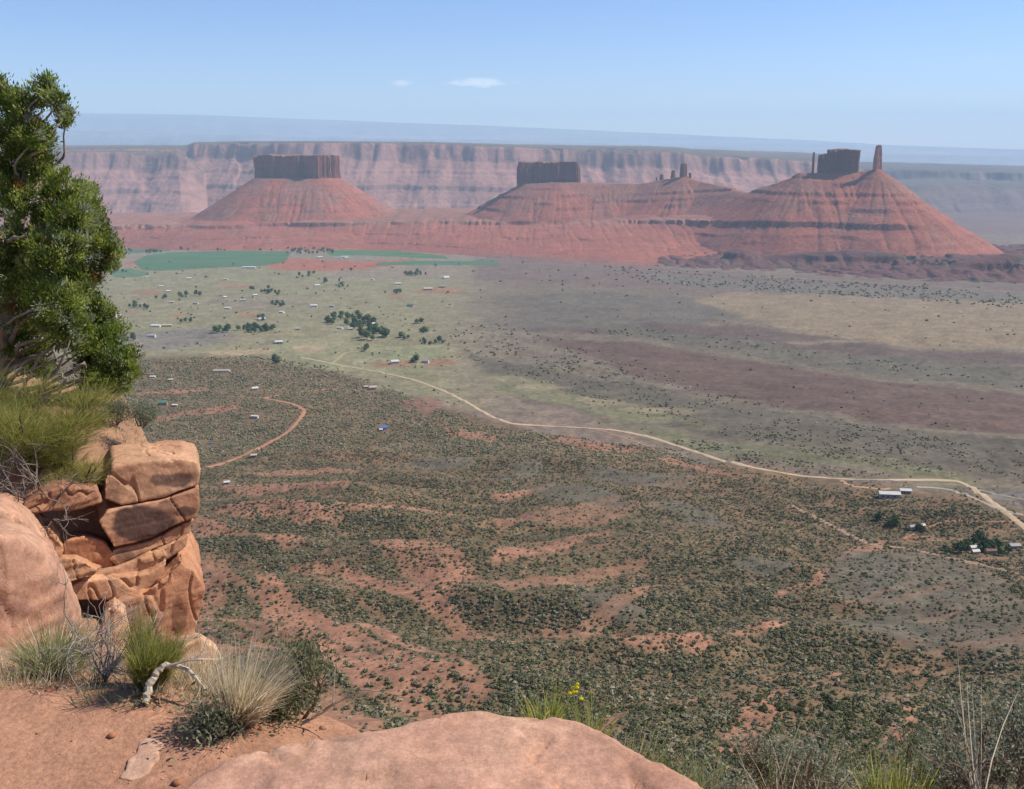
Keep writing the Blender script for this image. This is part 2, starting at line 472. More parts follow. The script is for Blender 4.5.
# beyond the valley the floor is a hazy red brown plain with river fields
farm = sstep(6500, 7200, GY)
LC[:] = LC * (1 - farm[..., None]) + (S(138, 112, 98) * (1 + 0.25 * fbm2(GX / 400, GY / 900, 4, 781))[..., None]) * farm[..., None]
paint(((PXg < 520) & (PYg < 213.5) & (PYg > 208.5) & (PXg > 375)).astype(float) * sstep(-0.5, 0.1, wn1), S(110, 140, 100), 0.8)
paint(((PXg < 205) & (PYg < 224) & (PYg > 220) & (PXg > 95)).astype(float) * sstep(-0.6, 0.0, wn1), S(110, 135, 100), 0.8)
terrain = mesh_obj('terrain', np.stack([GX, GY, GZ], -1).reshape(-1, 3), grid_faces(*GX.shape), M_ground, col=(lambda c: (c * 0.97 + c.mean(1, keepdims=True) * 0.03) * 0.66)(LC.reshape(-1, 3)))
tag(terrain, kind='structure')

# ------------------------------------------------------------------ red bench, buttes and badlands (one height field, cut up by landform)
RS = np.linspace(-0.60, 0.62, 1240)
RY = np.concatenate([np.arange(3300, 6300, 8.0), np.arange(6300, 7300, 40.0)])
rs, ry = np.meshgrid(RS, RY)
rx = rs * ry
rpx = CX + F * rs / (CP + 0.085 * SP)          # column in the picture for land about 5 degrees down
tz = terr_z(rx, ry)
BT = np.array([(-200, 246, 229, 5650), (100, 248, 227, 5600), (200, 248, 226, 5560), (300, 249, 223.5, 5500), (400, 252, 222, 5480), (500, 259, 222, 5440), (560, 264, 222.5, 5400),
               (640, 270, 221, 5300), (700, 266, 221.5, 4950), (760, 265, 224, 4520), (820, 265, 232, 4420), (880, 264, 250, 4350), (960, 260, 256, 4500), (1040, 258, 256.5, 4600), (1300, 258, 257, 4700)], float)
toe = ground_at(BT[:, 0], BT[:, 1])
_i = lambda v: np.interp(rpx, BT[:, 0], v)
wob = fbm2(rx / 260, ry / 900, 4, 41) * 70
Yt = _i(toe[:, 1]) + wob * 0.6
Ye = _i(BT[:, 3]) + wob * 0.8
ze = _i(tana(BT[:, 2]) * BT[:, 3]) + fbm2(rx / 400, 0 * ry, 2, 47) * 5
zt = terr_z(rx, Yt)
tt = (ry - Yt) / np.maximum(Ye - Yt, 60)
bench = np.where(tt < 0, tz - 6 + np.minimum(tt, 0) * 60, zt - 3 + (ze - zt + 3) * np.clip(tt, 0, 1) ** (1.5 + 2.2 * sstep(600, 720, rpx)))
over = np.maximum(ry - Ye, 0)
bench = bench + np.minimum(over, 600) * 0.028 - np.maximum(over - 800, 0) * 0.45
bench = bench - 90 * sstep(900, 975, rpx)
_gl = 1 - np.abs(fbm2(rx / 42, ry / 420, 3, 51)) * 2
bench = bench - np.clip(_gl, 0, 1) ** 2 * 5 * np.clip(tt, 0, 1) * (tt < 1.15) + fbm2(rx / 60, ry / 60, 3, 52) * 3 * np.clip(tt, 0, 1)
L1 = np.interp(rpx, [-200, 100, 300, 500, 640, 700, 760, 1300], [tana(229) * 5650, tana(227) * 5600, tana(223.5) * 5500, tana(222) * 5440, tana(221) * 5300, tana(221.5) * 4950, -352, -345]) - 5 + fbm2(rx / 400, 0 * ry, 2, 47) * 4

# ridge lines: points (px, py, Y, half width), near slope, run of the near slope, far slope
LAND = [
 ('round', [(276, 178, 6010, 125), (318, 178, 6010, 125)], 0.61, 360, 0.20),
 ('block', [(505, 194, 5800, 20), (537, 183, 5800, 85), (560, 182, 5790, 90), (600, 183, 5760, 30), (640, 184, 5740, 25)], 0.58, 330, 0.24),
 ('spired', [(640, 184, 5740, 25), (662, 180, 5680, 18), (684, 176.5, 5640, 18), (702, 182, 5580, 14), (722, 186, 5450, 18), (752, 194, 5150, 18)], 0.58, 330, 0.24),
 ('castle', [(745, 194, 5100, 18), (776, 184, 4860, 16), (803, 173, 4770, 22), (816, 173, 4770, 30), (857, 171, 4755, 26), (864, 171.5, 4725, 10), (877, 169, 4690, 12)], 0.655, 640, 0.30),
 ('low', [(690, 266, 4180, 15), (715, 258, 4180, 20), (742, 249, 4170, 25), (760, 255, 4160, 20), (800, 254, 4120, 30), (850, 250, 4060, 30), (890, 254, 4000, 30), (915, 262, 3950, 25), (935, 271, 3900, 15)], 0.42, 85, 0.065),
 ('low', [(905, 279, 3640, 15), (935, 270, 3640, 20), (965, 262, 3640, 25), (1012, 254, 3660, 30), (1060, 256, 3660, 30), (1180, 250, 3700, 40)], 0.36, 90, 0.075),
 ('low', [(600, 263, 4900, 10), (632, 256, 4900, 12), (650, 262, 4900, 10)], 0.36, 200, 0.2),
]
CODE = {'round': 1, 'block': 2, 'spired': 3, 'castle': 4, 'low': 5}
H = bench.copy(); CLS = np.zeros(H.shape, int); DST = np.full(H.shape, 1e4)
for name, pts, s1, run, s2 in LAND:
    P = np.array([at(a, b, Y) for a, b, Y, _ in pts]); hw = np.array([p[3] for p in pts], float)
    best = np.full(H.shape, -1e9); bd = np.full(H.shape, 1e4); bu = np.zeros(H.shape)
    acc = 0.0
    for i in range(len(P) - 1):
        a, b = P[i], P[i + 1]
        ab = b[:2] - a[:2]; l2 = ab @ ab; ln = math.sqrt(l2)
        t = np.clip(((rx - a[0]) * ab[0] + (ry - a[1]) * ab[1]) / l2, 0, 1)
        qx = a[0] + t * ab[0]; qy = a[1] + t * ab[1]
        d0 = np.hypot(rx - qx, ry - qy)
        d = np.maximum(d0 - (hw[i] + (hw[i + 1] - hw[i]) * t), 0)
        th = np.arctan2(rx - qx, -(ry - qy))
        u = acc + t * ln + th * 160
        g = 1 - np.abs(fbm2(u / 36, d / 340, 3, 61)) * 2.2
        g2 = fbm2(u / 90, d / 260, 3, 66)
        dd = d + np.clip(g, 0, 1) ** 2 * 10 * sstep(15, 160, d) + g2 * 26 * sstep(30, 220, d)
        zc = a[2] + t * (b[2] - a[2])
        z = zc - np.where(dd < run, dd * s1, run * s1 + (dd - run) * s2)
        m = z > best
        best = np.where(m, z, best); bd = np.where(m, d, bd); bu = np.where(m, u, bu)
        acc += ln
    if name == 'low':
        best = best + (fbm2(rx / 50, ry / 50, 4, 77) * 9 - np.clip(1 - np.abs(fbm2(rx / 70, ry / 160, 3, 79)) * 3, 0, 1) * 12) * sstep(0, 60, bd)
    up = best > H
    H = np.where(up, best, H); CLS = np.where(up, CODE[name], CLS); DST = np.where(up, bd, DST)
H = H + fbm2(rx / 24, ry / 24, 3, 78) * 1.6 * (CLS > 0)
# hard layers that stand out as ledges
Hs = H.copy()
for k, (off, a, cut) in enumerate(((0, 15, -0.35), (-42, 7, 0.0), (-75, 6, 0.15), (58, 8, 0.05), (88, 8, -0.1), (122, 7, 0.0), (160, 7, 0.1), (192, 5, 0.1))):
    m = sstep(cut - 0.12, cut + 0.25, fbm2(rx / 170 + k * 31, 0.002 * H + k, 3, 101 + k))
    if off > 0: m = m * (CLS != 1) * 1.0 + m * (CLS == 1) * 0.45
    m = m * (CLS != 5)
    zz = Hs - (L1 + off + fbm2(rx / 120, ry / 120, 2, 121 + k) * 3)
    Hs = Hs + a * m * (sstep(-0.12 * a, 0.12 * a, zz) - np.clip(zz / (6 * a) + 0.5, 0, 1))
lowled = (CLS == 5)
zz = Hs - (tz + 34 + fbm2(rx / 150, ry / 150, 2, 141) * 6)
Hs = Hs + lowled * 13 * (sstep(-2, 2, zz) - np.clip(zz / 70 + 0.5, 0, 1)) * sstep(-0.2, 0.2, fbm2(rx / 130, ry / 300, 2, 142))
H = Hs
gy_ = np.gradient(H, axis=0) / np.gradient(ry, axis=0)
RC = np.empty(H.shape + (3,))
RC[:] = S(192, 118, 94)
n1 = fbm2(rx / 120, ry / 120, 4, 151)
hrel = H - L1
def rmix(m, c):
    RC[:] = RC * (1 - m[..., None]) + c * m[..., None]
rmix(sstep(-20, 10, hrel) * (CLS == 0) * 1.0, S(186, 132, 110))
rmix(sstep(0.0, 0.5, n1 + hrel / 600) * (CLS > 0) * 0.75, S(178, 128, 108))
rmix((sstep(0.25, 0.05, tt) * (CLS == 0) * sstep(430, 520, rpx)), S(160, 128, 112))
rmix((CLS == 5) * 1.0, S(128, 88, 80))
rmix((CLS == 5) * sstep(0.1, 0.4, n1), S(120, 98, 84))
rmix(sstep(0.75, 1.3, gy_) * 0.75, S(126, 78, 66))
band = fbm2(hrel / 9.0, rx / 900, 3, 155)
RC *= (1 + 0.13 * band)[..., None]
speck = fbm2(rx / 11, ry / 14, 2, 160)
rmix(sstep(0.25, 0.5, speck) * 0.45 * (n1 > -0.2), S(112, 92, 76))
dzx = np.gradient(H, axis=1) / np.gradient(rx, axis=1)
dzy = gy_ - dzx * rs
NR = np.stack([-dzx, -dzy, np.ones_like(H)], -1); NR /= np.linalg.norm(NR, axis=-1, keepdims=True)
ALLF = grid_faces(*H.shape)
keep = (H > tz - 2.0).ravel()
FV = keep[ALLF].any(1)
FC = CLS.ravel()[ALLF].max(1)
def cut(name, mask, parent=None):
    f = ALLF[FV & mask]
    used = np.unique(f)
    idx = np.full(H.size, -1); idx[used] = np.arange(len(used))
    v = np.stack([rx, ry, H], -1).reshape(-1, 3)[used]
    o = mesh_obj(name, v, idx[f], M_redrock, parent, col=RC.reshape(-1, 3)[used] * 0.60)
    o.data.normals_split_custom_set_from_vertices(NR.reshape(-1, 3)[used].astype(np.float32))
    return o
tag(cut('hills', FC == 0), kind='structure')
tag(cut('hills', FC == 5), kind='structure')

def cliff_block(name, parent, foot, zb, zt_, flute=7.0, taper=0.03, seed=1, n=320, rows_=22, topvar=4.0, col=S(150, 98, 80), step=None, rag=0.0):
    """a wall of rock: foot = [(px, Y)...] going round, zb/zt_ heights"""
    P = np.array([(s_of(a, 180) * Y, Y) for a, Y in foot])
    if np.sum(P[:, 0] * np.roll(P[:, 1], -1) - P[:, 1] * np.roll(P[:, 0], -1)) < 0: P = P[::-1]
    seg = np.linalg.norm(np.roll(P, -1, 0) - P, axis=1); cum = np.concatenate([[0], np.cumsum(seg)])
    u = np.linspace(0, cum[-1], n, endpoint=False)
    k = np.clip(np.searchsorted(cum, u, 'right') - 1, 0, len(P) - 1)
    t = ((u - cum[k]) / seg[k])[:, None]
    Q = P[k] * (1 - t) + P[(k + 1) % len(P)] * t
    for _ in range(max(2, int(n / 60))): Q = (np.roll(Q, 1, 0) + Q * 2 + np.roll(Q, -1, 0)) / 4
    T = np.roll(Q, -1, 0) - np.roll(Q, 1, 0); T /= np.linalg.norm(T, axis=1, keepdims=True)
    N = np.stack([T[:, 1], -T[:, 0]], 1)
    c = Q.mean(0)
    per = cum[-1]
    ang = u / per * 2 * math.pi
    R = per / 6.28
    cxn, cyn = np.cos(ang) * R, np.sin(ang) * R
    V = []; CC = []
    for r in range(rows_):
        h = r / (rows_ - 1)
        f1 = fbm2(cxn / 34 + seed * 9, cyn / 34, 3, seed * 7)
        f2 = 1 - np.abs(fbm2(cxn / 16 + seed, cyn / 16, 2, seed * 7 + 3)) * 2.4
        f3 = fbm2(cxn / 14, cyn / 14 + h * 4, 3, seed * 7 + 5)
        off = flute * (0.5 * np.sin(h * 5 + seed) + f1 * 2.2 - np.clip(f2, 0, 1) ** 2 * 0.9 + f3 * 0.5)
        if step: off = off - step * sstep(0.60, 0.66, h + f3 * 0.1)
        q = c + (Q - c) * (1 - taper * h) + N * off[:, None]
        nick = rag * np.clip(vn2(cxn / 11 + seed, cyn / 11, seed + 61) + 0.6 * vn2(cxn / 30, cyn / 30, seed + 62), 0, 1.2)
        ztp = zt_ - nick + fbm2(q[:, 0] / 40, q[:, 1] / 40, 3, seed + 40) * topvar
        z = zb - 25 + (ztp - zb + 25) * h
        V.append(np.column_stack([q, z]))
        strat = fbm2(z / 9.0, ang * 0.5, 3, seed + 50)
        cc = col * (1 + 0.22 * strat[:, None] + 0.10 * f3[:, None])
        CC.append(cc)
    top = V[-1]
    faces = []
    i = np.arange(rows_ * n).reshape(rows_, n)
    faces.append(np.stack([i[:-1], np.roll(i, -1, 1)[:-1], np.roll(i, -1, 1)[1:], i[1:]], -1).reshape(-1, 4))
    base = rows_ * n
    rings = 5
    prev = i[-1]
    for j in range(1, rings + 1):
        f = 1 - j / (rings + 0.15)
        q = c + (top[:, :2] - c) * f
        z = zt_ - nick * max(0.0, f - 0.15) + fbm2(q[:, 0] / 40, q[:, 1] / 40, 3, seed + 40) * topvar + 3 * (1 - f)
        V.append(np.column_stack([q, z])); CC.append(np.tile(S(160, 125, 100), (n, 1)))
        cur = base + np.arange(n); base += n
        faces.append(np.stack([prev, np.roll(prev, -1), np.roll(cur, -1), cur], -1)); prev = cur
    return mesh_obj(name, np.concatenate(V), np.concatenate(faces), M_cliff, parent, col=np.clip(np.concatenate(CC), 0, 1) * 0.75, smooth=False)

zrow = lambda py, Y: float(tana(py) * Y)
b1 = empty('butte', at(297, 215, 5650)); tag(b1, 'round red butte with a flat fluted cliff cap, behind the large green field', 'butte', 'sandstone buttes across the valley')
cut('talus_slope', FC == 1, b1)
cliff_block('caprock', b1, [(254, 6030), (264, 5990), (274, 5962), (279, 5985), (297, 5930), (302, 5958), (319, 5885), (329, 5950), (332, 5952), (341, 6050), (334, 6120), (296, 6180), (258, 6130)], zrow(178, 5960), zrow(155.5, 5960), 9, 0.04, 3, topvar=8.0, rag=10)
b2 = empty('butte', at(550, 215, 5500)); tag(b2, 'long red butte topped by one wide square dark block of cliff', 'butte', 'sandstone buttes across the valley')
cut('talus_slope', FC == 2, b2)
cliff_block('caprock', b2, [(518.5, 5760), (548, 5752), (578, 5740), (580, 5800), (578, 5870), (548, 5880), (521, 5890)], zrow(184, 5750), zrow(162.5, 5760), 8, 0.05, 5, topvar=9.0, rag=9, col=S(128, 88, 76))
b3 = empty('butte', at(680, 210, 5400)); tag(b3, 'stepped red ridge with a few tiny dark rock stubs on its crest', 'butte', 'sandstone buttes across the valley')
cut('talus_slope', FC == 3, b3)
for k, (x0, x1, yb, yt, Y) in enumerate(((679, 687.5, 177, 163.5, 5640), (670.5, 675, 179, 170.5, 5660), (659, 664, 181, 174.5, 5690), (655, 658, 182, 177.5, 5700), (688, 692, 178, 173, 5630))):
    d = (x1 - x0) * 2.6
    cliff_block('rock_stub', b3, [(x0, Y), ((x0 + x1) / 2, Y - d), (x1, Y), ((x0 + x1) / 2, Y + d)], zrow(yb, Y), zrow(yt, Y), 2.2, 0.22, 11 + k, 60, 10, 3, S(124, 84, 72))
b4 = empty('butte', at(870, 240, 4400)); tag(b4, 'tall red cone of a butte carrying a slab of cliff and slim rock tower', 'butte', 'sandstone buttes across the valley')
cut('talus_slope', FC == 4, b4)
cliff_block('caprock', b4, [(825, 4748), (842, 4736), (857.5, 4722), (859, 4760), (842, 4790), (826, 4800)], zrow(178, 4740), zrow(149.8, 4740), 4.2, 0.05, 21, topvar=6.0, rag=12, col=S(128, 84, 70))
cliff_block('caprock', b4, [(816.5, 4764), (822, 4752), (829, 4748), (830, 4785), (822, 4792), (817, 4785)], zrow(178, 4755), zrow(154.5, 4755), 4.0, 0.20, 22, 110, 14, 12, rag=26, col=S(124, 84, 70))
cliff_block('rock_spire', b4, [(810.3, 4775), (812, 4766), (814.4, 4775), (812, 4784)], zrow(174, 4770), zrow(152.5, 4770), 1.6, 0.25, 23, 50, 14, 2, S(124, 84, 70))
cliff_block('rock_tower', b4, [(871, 4690), (875, 4668), (881.8, 4688), (880, 4704), (874, 4712)], zrow(169.5, 4690), zrow(145.5, 4690), 3.6, 0.36, 24, 80, 24, 3, rag=14, col=S(196, 132, 108))

# ------------------------------------------------------------------ far plateau walls and the mountains on the horizon
PS = np.linspace(-0.64, 0.66, 1120)
PY_ = np.concatenate([np.arange(7300, 10400, 14.0), np.arange(10400, 11200, 60.0), np.arange(11200, 13300, 18.0), np.arange(13300, 15500, 120.0)])
ps, py_ = np.meshgrid(PS, PY_)
px_ = ps * py_
ppx = CX + F * ps / (CP + 0.04 * SP)
embay = fbm2(px_ / 1100 + 0.6 * fbm2(px_ / 2600, 0 * px_, 2, 203), py_ / 2600, 5, 201)
fl = 1 - np.abs(fbm2(px_ / 170, py_ / 900, 3, 205)) * 2
def wall(rim_rows, Yrim, base, cliff, slope, seed):
    A = np.array(rim_rows, float)
    rowz = np.interp(ppx, A[:, 0], tana(A[:, 1])) * Yrim
    Yr = Yrim + embay * 430 - np.clip(fl, 0, 1) ** 2 * 22 * sstep(-0.4, 0.4, fbm2(px_ / 700, 0 * px_, 2, 209)) + fbm2(px_ / 75, py_ / 400, 3, seed) * 24
    q = py_ - Yr
    rim = rowz + fbm2(px_ / 300, py_ / 300, 3, seed + 3) * 8 - 22 * sstep(0.25, 0.45, fbm2(px_ / 260, py_ / 500, 3, seed + 4))
    c2 = cliff * (1 + 0.25 * fbm2(px_ / 400, py_ / 4000, 2, seed + 5))
    tal = rim - c2 - (-q - 105) * slope
    z = np.where(q > 0, rim + np.minimum(q, 600) * 0.012, np.where(q > -105, rim + q / 105 * c2, tal))
    for off, a in ((0.42, 26), (0.62, 12), (0.25, 9)):
        Lv = rim - (rim - base) * (1 - off) + fbm2(px_ / 350, 0 * px_, 2, seed + 9) * 10
        m = sstep(-0.35, 0.15, fbm2(px_ / 400 + off * 70, 0 * px_, 3, seed + 11))
        zz = z - Lv
        z = np.where(q < -105, z + a * m * (sstep(-3, 3, zz) - np.clip(zz / (6 * a) + 0.5, 0, 1)), z)
    return z, q, c2
f0 = fbm2(px_ / 130, py_ / 700, 3, 222)
z1, q1, c1 = wall([(-200, 150), (190, 149), (197, 144.5), (240, 143), (330, 143), (430, 144), (520, 148), (650, 151), (680, 153), (690, 155), (750, 158.5), (800, 161), (850, 166)], 9500, -668, 140, 0.52, 231)
z1 = np.where(ppx > 850, z1 - (ppx - 850) * 12, z1)
z2, q2, c2_ = wall([(-200, 152), (60, 153), (120, 152.5), (180, 154), (188, 158), (215, 186), (250, 215)], 8850, -655, 125, 0.55, 241)
z2 = np.where(ppx > 205, -2000, z2)
z3, q3, c3 = wall([(700, 166), (880, 168), (1024, 173), (1300, 178)], 12400, -700, 130, 0.40, 251)
z4, q4, c4 = wall([(700, 190), (860, 187), (930, 184), (1024, 187), (1300, 186)], 10900, -700, 55, 0.36, 281)
z4 = np.where(ppx < 840, -2000, z4)
Z = np.maximum(np.maximum(z1, z2), np.maximum(z3, z4))
Z = Z + f0 * 3 + fbm2(px_ / 40, py_ / 40, 2, 261) * 3
pf = terr_z(px_, py_)
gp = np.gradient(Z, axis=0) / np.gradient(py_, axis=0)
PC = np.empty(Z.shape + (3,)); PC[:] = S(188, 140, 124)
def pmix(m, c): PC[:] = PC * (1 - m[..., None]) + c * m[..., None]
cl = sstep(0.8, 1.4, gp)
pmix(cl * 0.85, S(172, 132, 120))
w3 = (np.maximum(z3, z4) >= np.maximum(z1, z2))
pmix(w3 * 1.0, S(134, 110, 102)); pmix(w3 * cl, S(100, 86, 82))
topm = np.where(z1 >= np.maximum(z2, z3), q1 > 0, np.where(w3, np.where(z4 > z3, q4 > 0, q3 > 0), q2 > 0))
pmix(topm * 0.9, S(112, 104, 86))
PC *= (1 + 0.24 * fbm2(Z / 22, px_ / 3000, 3, 271) + 0.03 * f0)[..., None]
af = grid_faces(*Z.shape)
kf = (Z > pf - 8).ravel()[af].any(1)
used = np.unique(af[kf]); idx = np.full(Z.size, -1); idx[used] = np.arange(len(used))
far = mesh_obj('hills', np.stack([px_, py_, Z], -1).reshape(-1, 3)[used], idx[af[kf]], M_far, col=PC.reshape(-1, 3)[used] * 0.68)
tag(far, kind='structure')

MS, MY = np.meshgrid(np.linspace(-0.64, 0.66, 700), np.concatenate([np.arange(19000, 30500, 170.0), np.arange(30500, 33500, 500.0)]))
mx_ = MS * MY; mpx = CX + F * MS / CP
R1 = np.interp(mpx, [-200, 60, 200, 340, 480, 600, 800, 900, 1024, 1300], [109, 112, 114, 119.5, 124.5, 130, 139, 145, 150, 154])
R2 = np.interp(mpx, [-200, 60, 340, 600, 800, 1024, 1300], [127, 129, 135, 142, 149, 156, 160])
zb_ = -720.0
n2 = fbm2(mx_ / 1500, MY / 2500, 4, 301)
t1 = sstep(25500, 29500, MY + n2 * 200); t2 = sstep(20000, 21500, MY + n2 * 150)
MZ = zb_ - 20 + t2 * (tana(R2) * 21500 - zb_) * 1.0
MZ = np.maximum(MZ, zb_ - 20 + t1 * (tana(R1 + n2 * 1.0) * 29500 - zb_)) + n2 * 14 + fbm2(mx_ / 900, MY / 1500, 3, 305) * 16 * np.maximum(t1 * (1 - t1), t2 * (1 - t2)) * 4
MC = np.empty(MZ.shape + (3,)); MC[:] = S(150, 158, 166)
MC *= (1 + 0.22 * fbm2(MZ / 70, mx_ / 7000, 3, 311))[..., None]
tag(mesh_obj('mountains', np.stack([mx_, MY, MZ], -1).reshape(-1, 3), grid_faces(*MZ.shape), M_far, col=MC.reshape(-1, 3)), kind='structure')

# ------------------------------------------------------------------ haze: one closed box of thin even air
hx, y0, y1, z0, z1_ = 23500, -300, 35000, -760, 860
hv = [(-hx, y0, z0), (hx, y0, z0), (hx, y1, z0), (-hx, y1, z0), (-hx, y0, z1_), (hx, y0, z1_), (hx, y1, z1_), (-hx, y1, z1_)]
hf = [(0, 3, 2, 1), (4, 5, 6, 7), (0, 1, 5, 4), (1, 2, 6, 5), (2, 3, 7, 6), (3, 0, 4, 7)]
mh = bpy.data.materials.new('haze'); mh.use_nodes = True
nt = mh.node_tree
for n in list(nt.nodes):
    if n.type != 'OUTPUT_MATERIAL': nt.nodes.remove(n)
pv = nt.nodes.new('ShaderNodeVolumePrincipled')
pv.inputs['Density'].default_value = HAZE_DENSITY
pv.inputs['Color'].default_value = (*HAZE_COLOR, 1)
pv.inputs['Anisotropy'].default_value = 0.0
nt.links.new(pv.outputs['Volume'], [n for n in nt.nodes if n.type == 'OUTPUT_MATERIAL'][0].inputs['Volume'])
haze = mesh_obj('haze', hv, np.array(hf), mh, smooth=False)
tag(haze, kind='stuff')


# ------------------------------------------------------------------ roads and irrigated fields
M_road = mat_attr('road_dirt', ((0.05, 0.10), (0.4, 0.14)))
def ribbon(name, pts, width, col, lift=0.45, label=None):
    P = np.array(pts, float)
    seg = np.hypot(*np.diff(P, axis=0).T); cum = np.concatenate([[0], np.cumsum(seg)])
    u = np.arange(0, cum[-1], 1.5)
    ex = np.interp(u, cum, P[:, 0]); ey = np.interp(u, cum, P[:, 1])
    k = np.ones(7) / 7
    ex = np.convolve(np.pad(ex, 3, mode='edge'), k, 'valid'); ey = np.convolve(np.pad(ey, 3, mode='edge'), k, 'valid')
    G = ground_at(ex, ey)[:, :2]
    for _ in range(6): G[1:-1] = (G[:-2] + 2 * G[1:-1] + G[2:]) / 4
    d = np.concatenate([[0], np.cumsum(np.linalg.norm(np.diff(G, axis=0), axis=1))])
    n = max(20, int(d[-1] / 3.0)); t = np.linspace(0, d[-1], n)
    G = np.column_stack([np.interp(t, d, G[:, 0]), np.interp(t, d, G[:, 1])])
    T = np.gradient(G, axis=0); T /= np.linalg.norm(T, axis=1, keepdims=True) + 1e-9
    N = np.stack([-T[:, 1], T[:, 0]], 1)
    V = []
    for o in np.linspace(-1, 1, 5):
        wv = width / 2 * (1 + 0.18 * vn2(t / 9, 0 * t + o, 5))
        q = G + N * (o * wv)[:, None]
        V.append(np.column_stack([q, grid_z(q[:, 0], q[:, 1]) + lift * (1 - 0.7 * abs(o))]))
    V = np.stack(V, 1)
    cc = np.tile(col, (V.shape[0] * 5, 1)) * 0.72
    o = mesh_obj(name, V.reshape(-1, 3), grid_faces(V.shape[0], 5), M_road, col=cc)
    tag(o, kind='structure'); return o
ribbon('road', [(300, 357), (345, 366), (380, 372), (415, 380), (445, 391), (470, 404), (490, 416), (512, 424), (545, 426), (580, 427.5), (615, 430), (650, 437), (690, 450), (720, 460), (760, 469), (800, 476), (840, 479), (880, 480), (925, 480), (958, 481), (970, 486), (1000, 508), (1024, 527), (1060, 556)], 4.8, S(212, 184, 148))
ribbon('road', [(840, 480), (852, 487), (868, 487.5), (884, 490), (892, 488)], 3.6, S(198, 160, 124))
ribbon('path', [(340, 388), (300, 392), (262, 398), (290, 403), (306, 410), (296, 424), (287, 433), (272, 441), (259, 448), (240, 457), (222, 464), (205, 468)], 5.0, S(196, 142, 110))
ribbon('path', [(262, 398), (240, 397), (225, 396)], 3.0, S(196, 142, 110))
ribbon('path', [(915, 487), (940, 488), (959, 492), (985, 503), (1002, 511), (1024, 515), (1060, 520)], 3.4, S(190, 172, 150))
ribbon('path', [(975, 489), (1000, 495), (1030, 501), (1060, 506)], 2.6, S(186, 168, 146))
ribbon('path', [(902, 540), (920, 530), (945, 521), (985, 522), (1020, 522)], 2.6, S(190, 140, 108))
ribbon('path', [(790, 505), (840, 530), (870, 545), (905, 548), (940, 556), (985, 566), (1024, 575)], 4.5, S(178, 146, 122))
ribbon('path', [(480, 262), (560, 264), (640, 270), (700, 273), (780, 277), (880, 283), (960, 288), (1060, 296)], 7.0, S(190, 160, 138))
ribbon('path', [(130, 344), (170, 341), (230, 338), (280, 334), (330, 332)], 5.0, S(184, 148, 118))
ribbon('path', [(330, 366), (345, 352), (400, 349), (440, 346)], 4.0, S(188, 170, 132))
ribbon('path', [(600, 430), (640, 443), (668, 455), (676, 462)], 2.4, S(196, 146, 112))

M_field = mat_attr('crop_green', ((0.02, 0.10), (0.2, 0.15)))
def field(pts, col):
    xs = np.arange(min(p[0] for p in pts), max(p[0] for p in pts) + 1, 1.5)
    ys = np.arange(min(p[1] for p in pts), max(p[1] for p in pts) + 0.4, 0.45)
    gx, gy = np.meshgrid(xs, ys)
    m = inpoly(gx, gy, pts)
    G = ground_at(gx.ravel(), gy.ravel())
    G[:, 2] = grid_z(G[:, 0], G[:, 1]) + 0.6
    f = grid_faces(*gx.shape)
    f = f[m.ravel()[f].sum(1) >= 3]
    used = np.unique(f); idx = np.full(gx.size, -1); idx[used] = np.arange(len(used))
    st = fbm2(G[used, 0] / 160, G[used, 1] / 14, 4, 411) * 1.8
    o = mesh_obj('field', G[used], idx[f], M_field, col=col * 0.72 * (1 + 0.2 * st[:, None]))
    tag(o, kind='structure')
field([(133, 262), (147, 255), (170, 252.5), (230, 250.5), (292, 251.5), (286, 262), (262, 266), (220, 267.5), (160, 271), (142, 270)], S(92, 124, 86))
field([(110, 271), (128, 268), (150, 273), (138, 277), (114, 277)], S(104, 128, 92))
field([(324, 249.5), (379, 249), (414, 252.5), (446, 256), (448, 259), (418, 258), (367, 255.5), (330, 256)], S(92, 128, 84))
field([(374, 265.5), (378, 262.5), (421, 260.5), (500, 261.5), (498, 265)], S(90, 126, 90))
field([(100, 247.5), (170, 247.5), (172, 251), (120, 254), (100, 254)], S(98, 122, 92))

